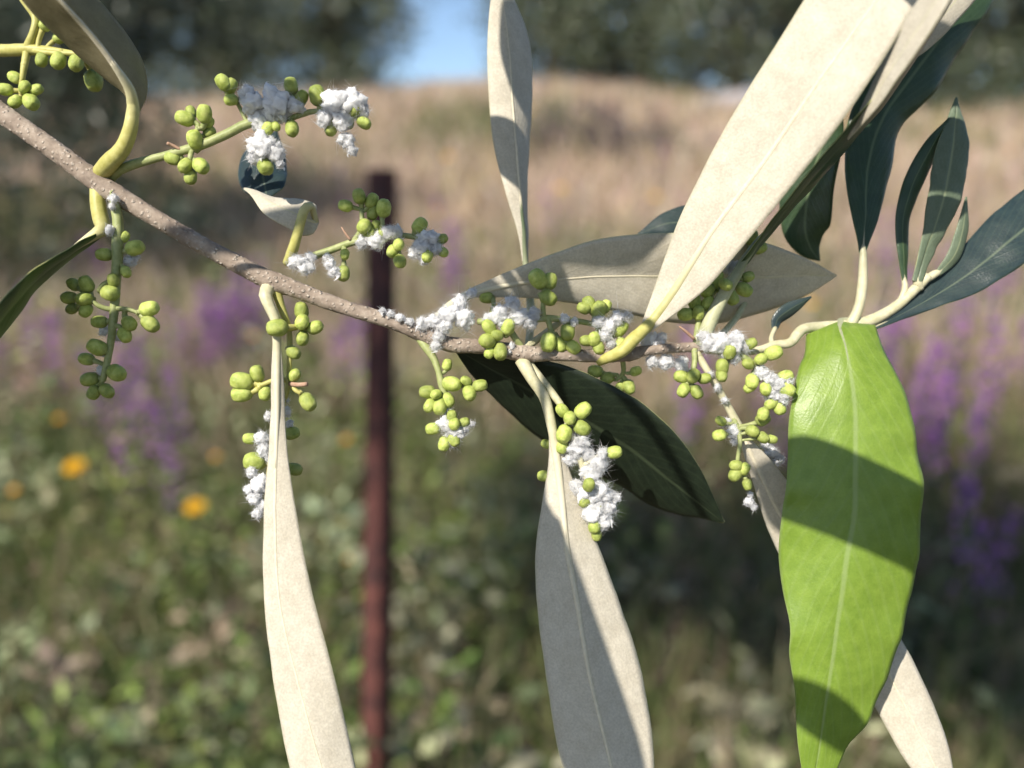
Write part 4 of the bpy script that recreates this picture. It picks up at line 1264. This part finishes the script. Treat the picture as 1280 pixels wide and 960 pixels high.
cluster([(905, 500, 152, 3.5), (918, 525, 152, 3.5), (925, 550, 151, 3), (922, 580, 151, 2.5), (930, 600, 151.5, 2)],
        [(953.7, 524, 10, 30, .1), (940.6, 539, 9, 330, .2), (953.7, 547, 9, 320, .2), (965, 549, 7, 350, .1), (899, 544, 9, 190, .1), (901, 526, 8, 150, .1), (920, 582, 9, 170, .4), (919, 593, 10, 230, .4), (930, 586, 9, 60, .5), (934, 606, 8, 280, .2)])
cluster([(34, 62, 156, 4), (60, 66, 155, 3.5), (96, 67, 155, 3)],
        [(95, 79, 11, 270, .4), (73, 76, 11.5, 260, .3), (52, 75, 9.5, 260, .1), (117, 101, 13, 280, .1, 3), (58, 30, 10, 50, .1, 0), (75, 47, 9, 30, -.1, 2)], parent=twig, rmat='petiole_green')
cluster([(30, 80, 155, 4), (28, 98, 155, 3), (26, 112, 155, 2)], [(6, 112, 10, 180, .4), (19, 97, 9, 150, .1), (31, 109, 9.5, 40, .5), (39, 128, 11.5, 310, .4), (19, 127, 9.5, 230, .3), (46, 112, 8, 20, 0)], parent=twig, rmat='petiole_green')

# dry stubs where flowers have dropped
for s in ([(226, 187, 148, 2), (214, 181, 147.5, 2.2), (209, 179, 147, 2)], [(438, 300, 149.5, 2), (432, 292, 149, 1.6), (427, 284, 148.8, .8)], [(362, 480, 151, 3), (373, 481, 150.5, 3), (384, 480, 150, 2.8)],
          [(868, 424, 150, 2), (858, 415, 149.5, 2), (849, 408, 149, .8)]):
    db = MB()
    tube_px(db, s, 8, 7, bump=.1, freq=1500)
    db.build('dry_stub', M['stub'], branch)


# ------------------------------------------------------------------ white woolly wax
def wool(lumps, label, fibres=70, shreds=6, seed=0, rough=1.0):
    rr = random.Random(seed + 100)
    b = MB()
    for x, y, r, dep in lumps:
        bm = bmesh.new()
        bmesh.ops.create_icosphere(bm, subdivisions=4, radius=1)
        c = W(x, y, dep)
        R = r * dep / 1000 / FPX
        i0 = len(b.v)
        off = Vector((rr.uniform(0, 50), rr.uniform(0, 50), rr.uniform(0, 50)))
        st = Vector((rr.uniform(.75, 1.15), rr.uniform(.6, .9), rr.uniform(.75, 1.15)))
        for v in bm.verts:
            q = v.co * 1.6 + off
            k = .80 + .45 * noise.noise(q) - .14 * abs(noise.noise(q * 2.1)) + .14 * noise.noise(q * 3.7) + .07 * noise.noise(q * 9) * rough
            k += .02 * noise.noise(q * 21) * rough
            k = max(.25, k)
            b.v.append(c + Vector((v.co.x * st.x, v.co.y * st.y, v.co.z * st.z)) * R * k)
        for f in bm.faces:
            b.f.append(tuple(i0 + v.index for v in f.verts)); b.m.append(0)
        bm.free()
    # torn shreds at the rim
    nv = len(b.v)
    cen = sum((v for v in b.v), Vector()) / nv
    for k in range(shreds):
        p = b.v[rr.randrange(nv)]
        d = ((p - cen).normalized() + Vector((rr.uniform(-.5, .5), rr.uniform(-.5, .5), rr.uniform(-.9, .3)))).normalized()
        s = d.cross(FW + Vector((rr.uniform(-.5, .5), 0, rr.uniform(-.5, .5)))).normalized()
        l = rr.uniform(.0005, .0014); w = rr.uniform(.0002, .0005)
        i0 = len(b.v); seg = 6
        curl = rr.uniform(-1, 1)
        for i in range(seg):
            t = i / (seg - 1)
            ww = w * (1 - t * .85) * (1 + .5 * noise.noise(Vector((i * 1.7, k * 3.3, seed))))
            q = p - d * .0003 + d * l * t + FW * curl * .0006 * t * t + s * .0004 * math.sin(t * 4 + k)
            b.v += [q + s * ww, q - FW * .00012 * (1 - t) , q - s * ww]
        for i in range(seg - 1):
            for j in range(2):
                a = i0 + i * 3 + j
                b.f.append((a, a + 1, a + 4, a + 3)); b.m.append(0)
    # fine fibres: flat hairs, most of them lying along the surface
    cents = [W(x, y, dep) for x, y, r, dep in lumps]
    for k in range(fibres):
        p = b.v[rr.randrange(nv)]
        ci = min(range(len(cents)), key=lambda q: (cents[q] - p).length)
        cc = cents[ci]
        rl = min(.0022, lumps[ci][2] * lumps[ci][3] / 1000 / FPX)
        out = (p - cc).normalized()
        tang = out.cross(Vector((rr.gauss(0, 1), rr.gauss(0, 1), rr.gauss(0, 1)))).normalized()
        lie = rr.random() < .84
        d = (tang + out * rr.uniform(.05, .35)).normalized() if lie else (out + tang * rr.uniform(0, 1.2)).normalized()
        l = rl * (rr.uniform(.35, 1.05) if lie else rr.uniform(.12, .4) * (2.5 if rr.random() < .04 else 1))
        bend = (Vector((rr.gauss(0, 1), rr.gauss(0, 1), rr.gauss(0, 1))) - out * (.8 if lie else 0)) * l * .45
        side = d.cross(p - CAM).normalized()
        w = rr.uniform(.000018, .000045)
        i0 = len(b.v)
        for t in (0, .33, .66, 1):
            q = p + out * .00002 + d * l * t + bend * t * t
            b.v += [q + side * w * (1.1 - t), q - side * w * (1.1 - t)]
        for i in range(3):
            a_ = i0 + i * 2
            b.f.append((a_, a_ + 1, a_ + 3, a_ + 2)); b.m.append(0)
    o = b.build('wax_tuft', M['wool'])
    tag(o, label, 'wax')
    return o


G_ = 'white wax tufts on the branch'
WOOL = [
    ([(318, 130, 19, 147), (345, 130, 22, 146.5), (368, 132, 15, 147), (325, 150, 14, 147.5), (350, 142, 16, 147), (308, 118, 13, 147)], 'broad white wax mass along the flower stalk above the curled dark leaf', 60, 5),
    ([(328, 182, 19, 145.5), (345, 190, 13, 146), (318, 198, 10, 146), (350, 205, 6, 146)], 'white wax tuft hanging over a single bud in front of the dark leaf flap', 80, 12),
    ([(420, 130, 22, 146.5), (442, 128, 20, 146.5), (405, 148, 12, 146), (428, 152, 15, 146.5), (452, 138, 12, 147), (432, 175, 12, 147.5), (440, 188, 7, 147.5)], 'bright white wax tuft at the end of the upper flower stalk', 120, 12),
    ([(372, 328, 13, 147.5), (382, 335, 11, 147.5), (388, 322, 9, 148)], 'small white wax tuft on the bark at the foot of the curled leaf stalk', 60, 6),
    ([(412, 330, 9, 148.5), (418, 340, 8, 148.5), (410, 322, 7, 148.5)], 'thin white wax wisp beside a drooping bud next to the branch', 40, 5),
    ([(470, 300, 12, 149), (485, 290, 9, 148.5), (452, 303, 9, 149.5), (496, 290, 8, 148.5)], 'stringy grey-white wax among the buds before the post', 90, 8),
    ([(535, 298, 15, 149), (527, 310, 13, 148.5), (518, 316, 10, 149), (545, 312, 11, 149), (530, 322, 9, 149)], 'white wax tuft at the tip of the flower stalk beyond the post', 90, 8),
    ([(142, 248, 7, 147), (140, 258, 5, 147), (137, 288, 7, 147)], 'thin white wax streak at the top of the hanging bud cluster', 40, 4),
    ([(162, 327, 10, 149.5), (168, 322, 7, 150)], 'small white wax wisp below the highest bud pair of the hanging cluster', 30, 4),
    ([(130, 412, 8, 149.5), (148, 420, 7, 149.5), (128, 462, 9, 149), (132, 440, 7, 149.5)], 'dull wax film around the lower stalk of the hanging cluster', 40, 4),
    ([(327, 548, 12, 150.5), (330, 562, 11, 150.5), (338, 572, 8, 151), (336, 520, 6, 150.5)], 'white wax tuft beside the long hanging leaf, between two buds', 60, 6),
    ([(325, 605, 14, 150), (318, 622, 12, 150), (312, 612, 8, 150), (322, 642, 9, 150), (315, 590, 10, 150.5), (328, 632, 9, 150)], 'lowest white wax tuft beside the long hanging leaf', 60, 8),
    ([(358, 515, 7, 152), (362, 530, 6, 152), (357, 500, 5, 152)], 'narrow white wax wisp at the green-edged flank of the long hanging leaf', 30, 4),
    ([(575, 378, 13, 148.5), (560, 392, 16, 148), (542, 402, 13, 148), (580, 398, 15, 148), (555, 408, 13, 147.5), (528, 405, 9, 148), (590, 366, 8, 149), (545, 432, 8, 148), (548, 420, 8, 148)], 'wide white wax patch clinging to the bark where the grey leaf begins', 150, 16),
    ([(640, 380, 14, 147.5), (625, 393, 14, 147.5), (650, 396, 14, 147.5), (662, 402, 12, 148), (632, 404, 11, 148), (612, 397, 9, 148), (668, 392, 9, 148)], 'white wax tuft over the forked stalk under the grey leaf', 120, 10),
    ([(640, 432, 5, 148.5), (636, 440, 4, 148.5), (706, 398, 7, 148), (718, 402, 6, 148)], 'tiny wax shreds between the buds on the branch', 30, 6),
    ([(762, 408, 13, 148.5), (772, 398, 10, 148), (757, 420, 9, 148.5), (748, 402, 9, 148.5), (785, 396, 8, 148.5), (764, 430, 7, 149)], 'white wax tuft among dark buds close to the big pale leaf stalk', 100, 14),
    ([(728, 552, 12, 147.5), (722, 562, 13, 148), (735, 568, 9, 148), (712, 575, 8, 148.5), (754, 568, 10, 147.5), (748, 580, 14, 147.5), (738, 590, 14, 148)], 'stringy white wax below the bright buds beside the half-shaded leaf', 150, 10),
    ([(735, 618, 17, 148), (752, 616, 18, 147.5), (760, 634, 15, 148), (742, 640, 17, 148), (752, 650, 14, 148.5), (720, 608, 10, 149), (765, 622, 10, 148)], 'large lumpy white wax mass beside the half-shaded hanging leaf', 120, 18),
    ([(558, 530, 13, 148.5), (570, 540, 12, 148.5), (565, 550, 13, 149), (578, 535, 10, 149), (560, 518, 9, 149), (588, 530, 6, 149)], 'white wax tuft on the buds in front of the black-green leaf base', 90, 10),
    ([(812, 428, 14, 151.5), (826, 424, 10, 151.5), (832, 452, 14, 152), (815, 452, 9, 151.5), (852, 455, 12, 152), (803, 440, 7, 151)], 'soft white wax on both edges of the green stem beyond the big pale leaf', 90, 10),
    ([(900, 428, 17, 148.5), (918, 428, 16, 148.5), (885, 430, 12, 148.5), (932, 434, 10, 149), (908, 440, 13, 149), (880, 420, 9, 149), (918, 448, 8, 149)], 'bright white fluffy wax tuft at the stem fork under the edge-on leaf', 150, 14),
    ([(952, 465, 9, 148.5), (962, 474, 11, 148.5), (972, 480, 11, 148.5), (966, 492, 12, 149), (978, 498, 11, 149), (984, 476, 8, 149)], 'white wax tuft between buds beside the bright green leaf', 90, 8),
    ([(888, 468, 6, 150), (897, 484, 6, 150), (906, 500, 6, 150.5)], 'thin white wax line along the stalk of the leaf behind the green one', 30, 4),
    ([(916, 540, 9, 151.5), (908, 528, 7, 152), (918, 552, 6, 151.5)], 'faint wax tuft under the stalk of the leaf behind the green one', 40, 5),
    ([(964, 566, 12, 157), (972, 575, 9, 157), (958, 556, 8, 157)], 'shaded bluish wax tuft squeezed behind the bright green leaf', 40, 5),
    ([(936, 628, 7, 152), (942, 634, 5, 152), (938, 618, 4, 152)], 'lowest small wax fleck below the pale bud group', 30, 4),
    ([(918, 338, 12, 155), (908, 332, 9, 155), (925, 345, 8, 155)], 'shaded wax tuft behind the edge-on leaf stalk', 40, 5),
    ([(488, 392, 6, 148.2), (500, 397, 7, 148), (478, 388, 4, 148.3), (512, 402, 6, 148)], 'thin wax crumbs on top of the bark beyond the post', 40, 4),
]
for i, (lumps, label, fb, shd) in enumerate(WOOL):
    wool(lumps, label, fb * 18, shd // 2, seed=i)
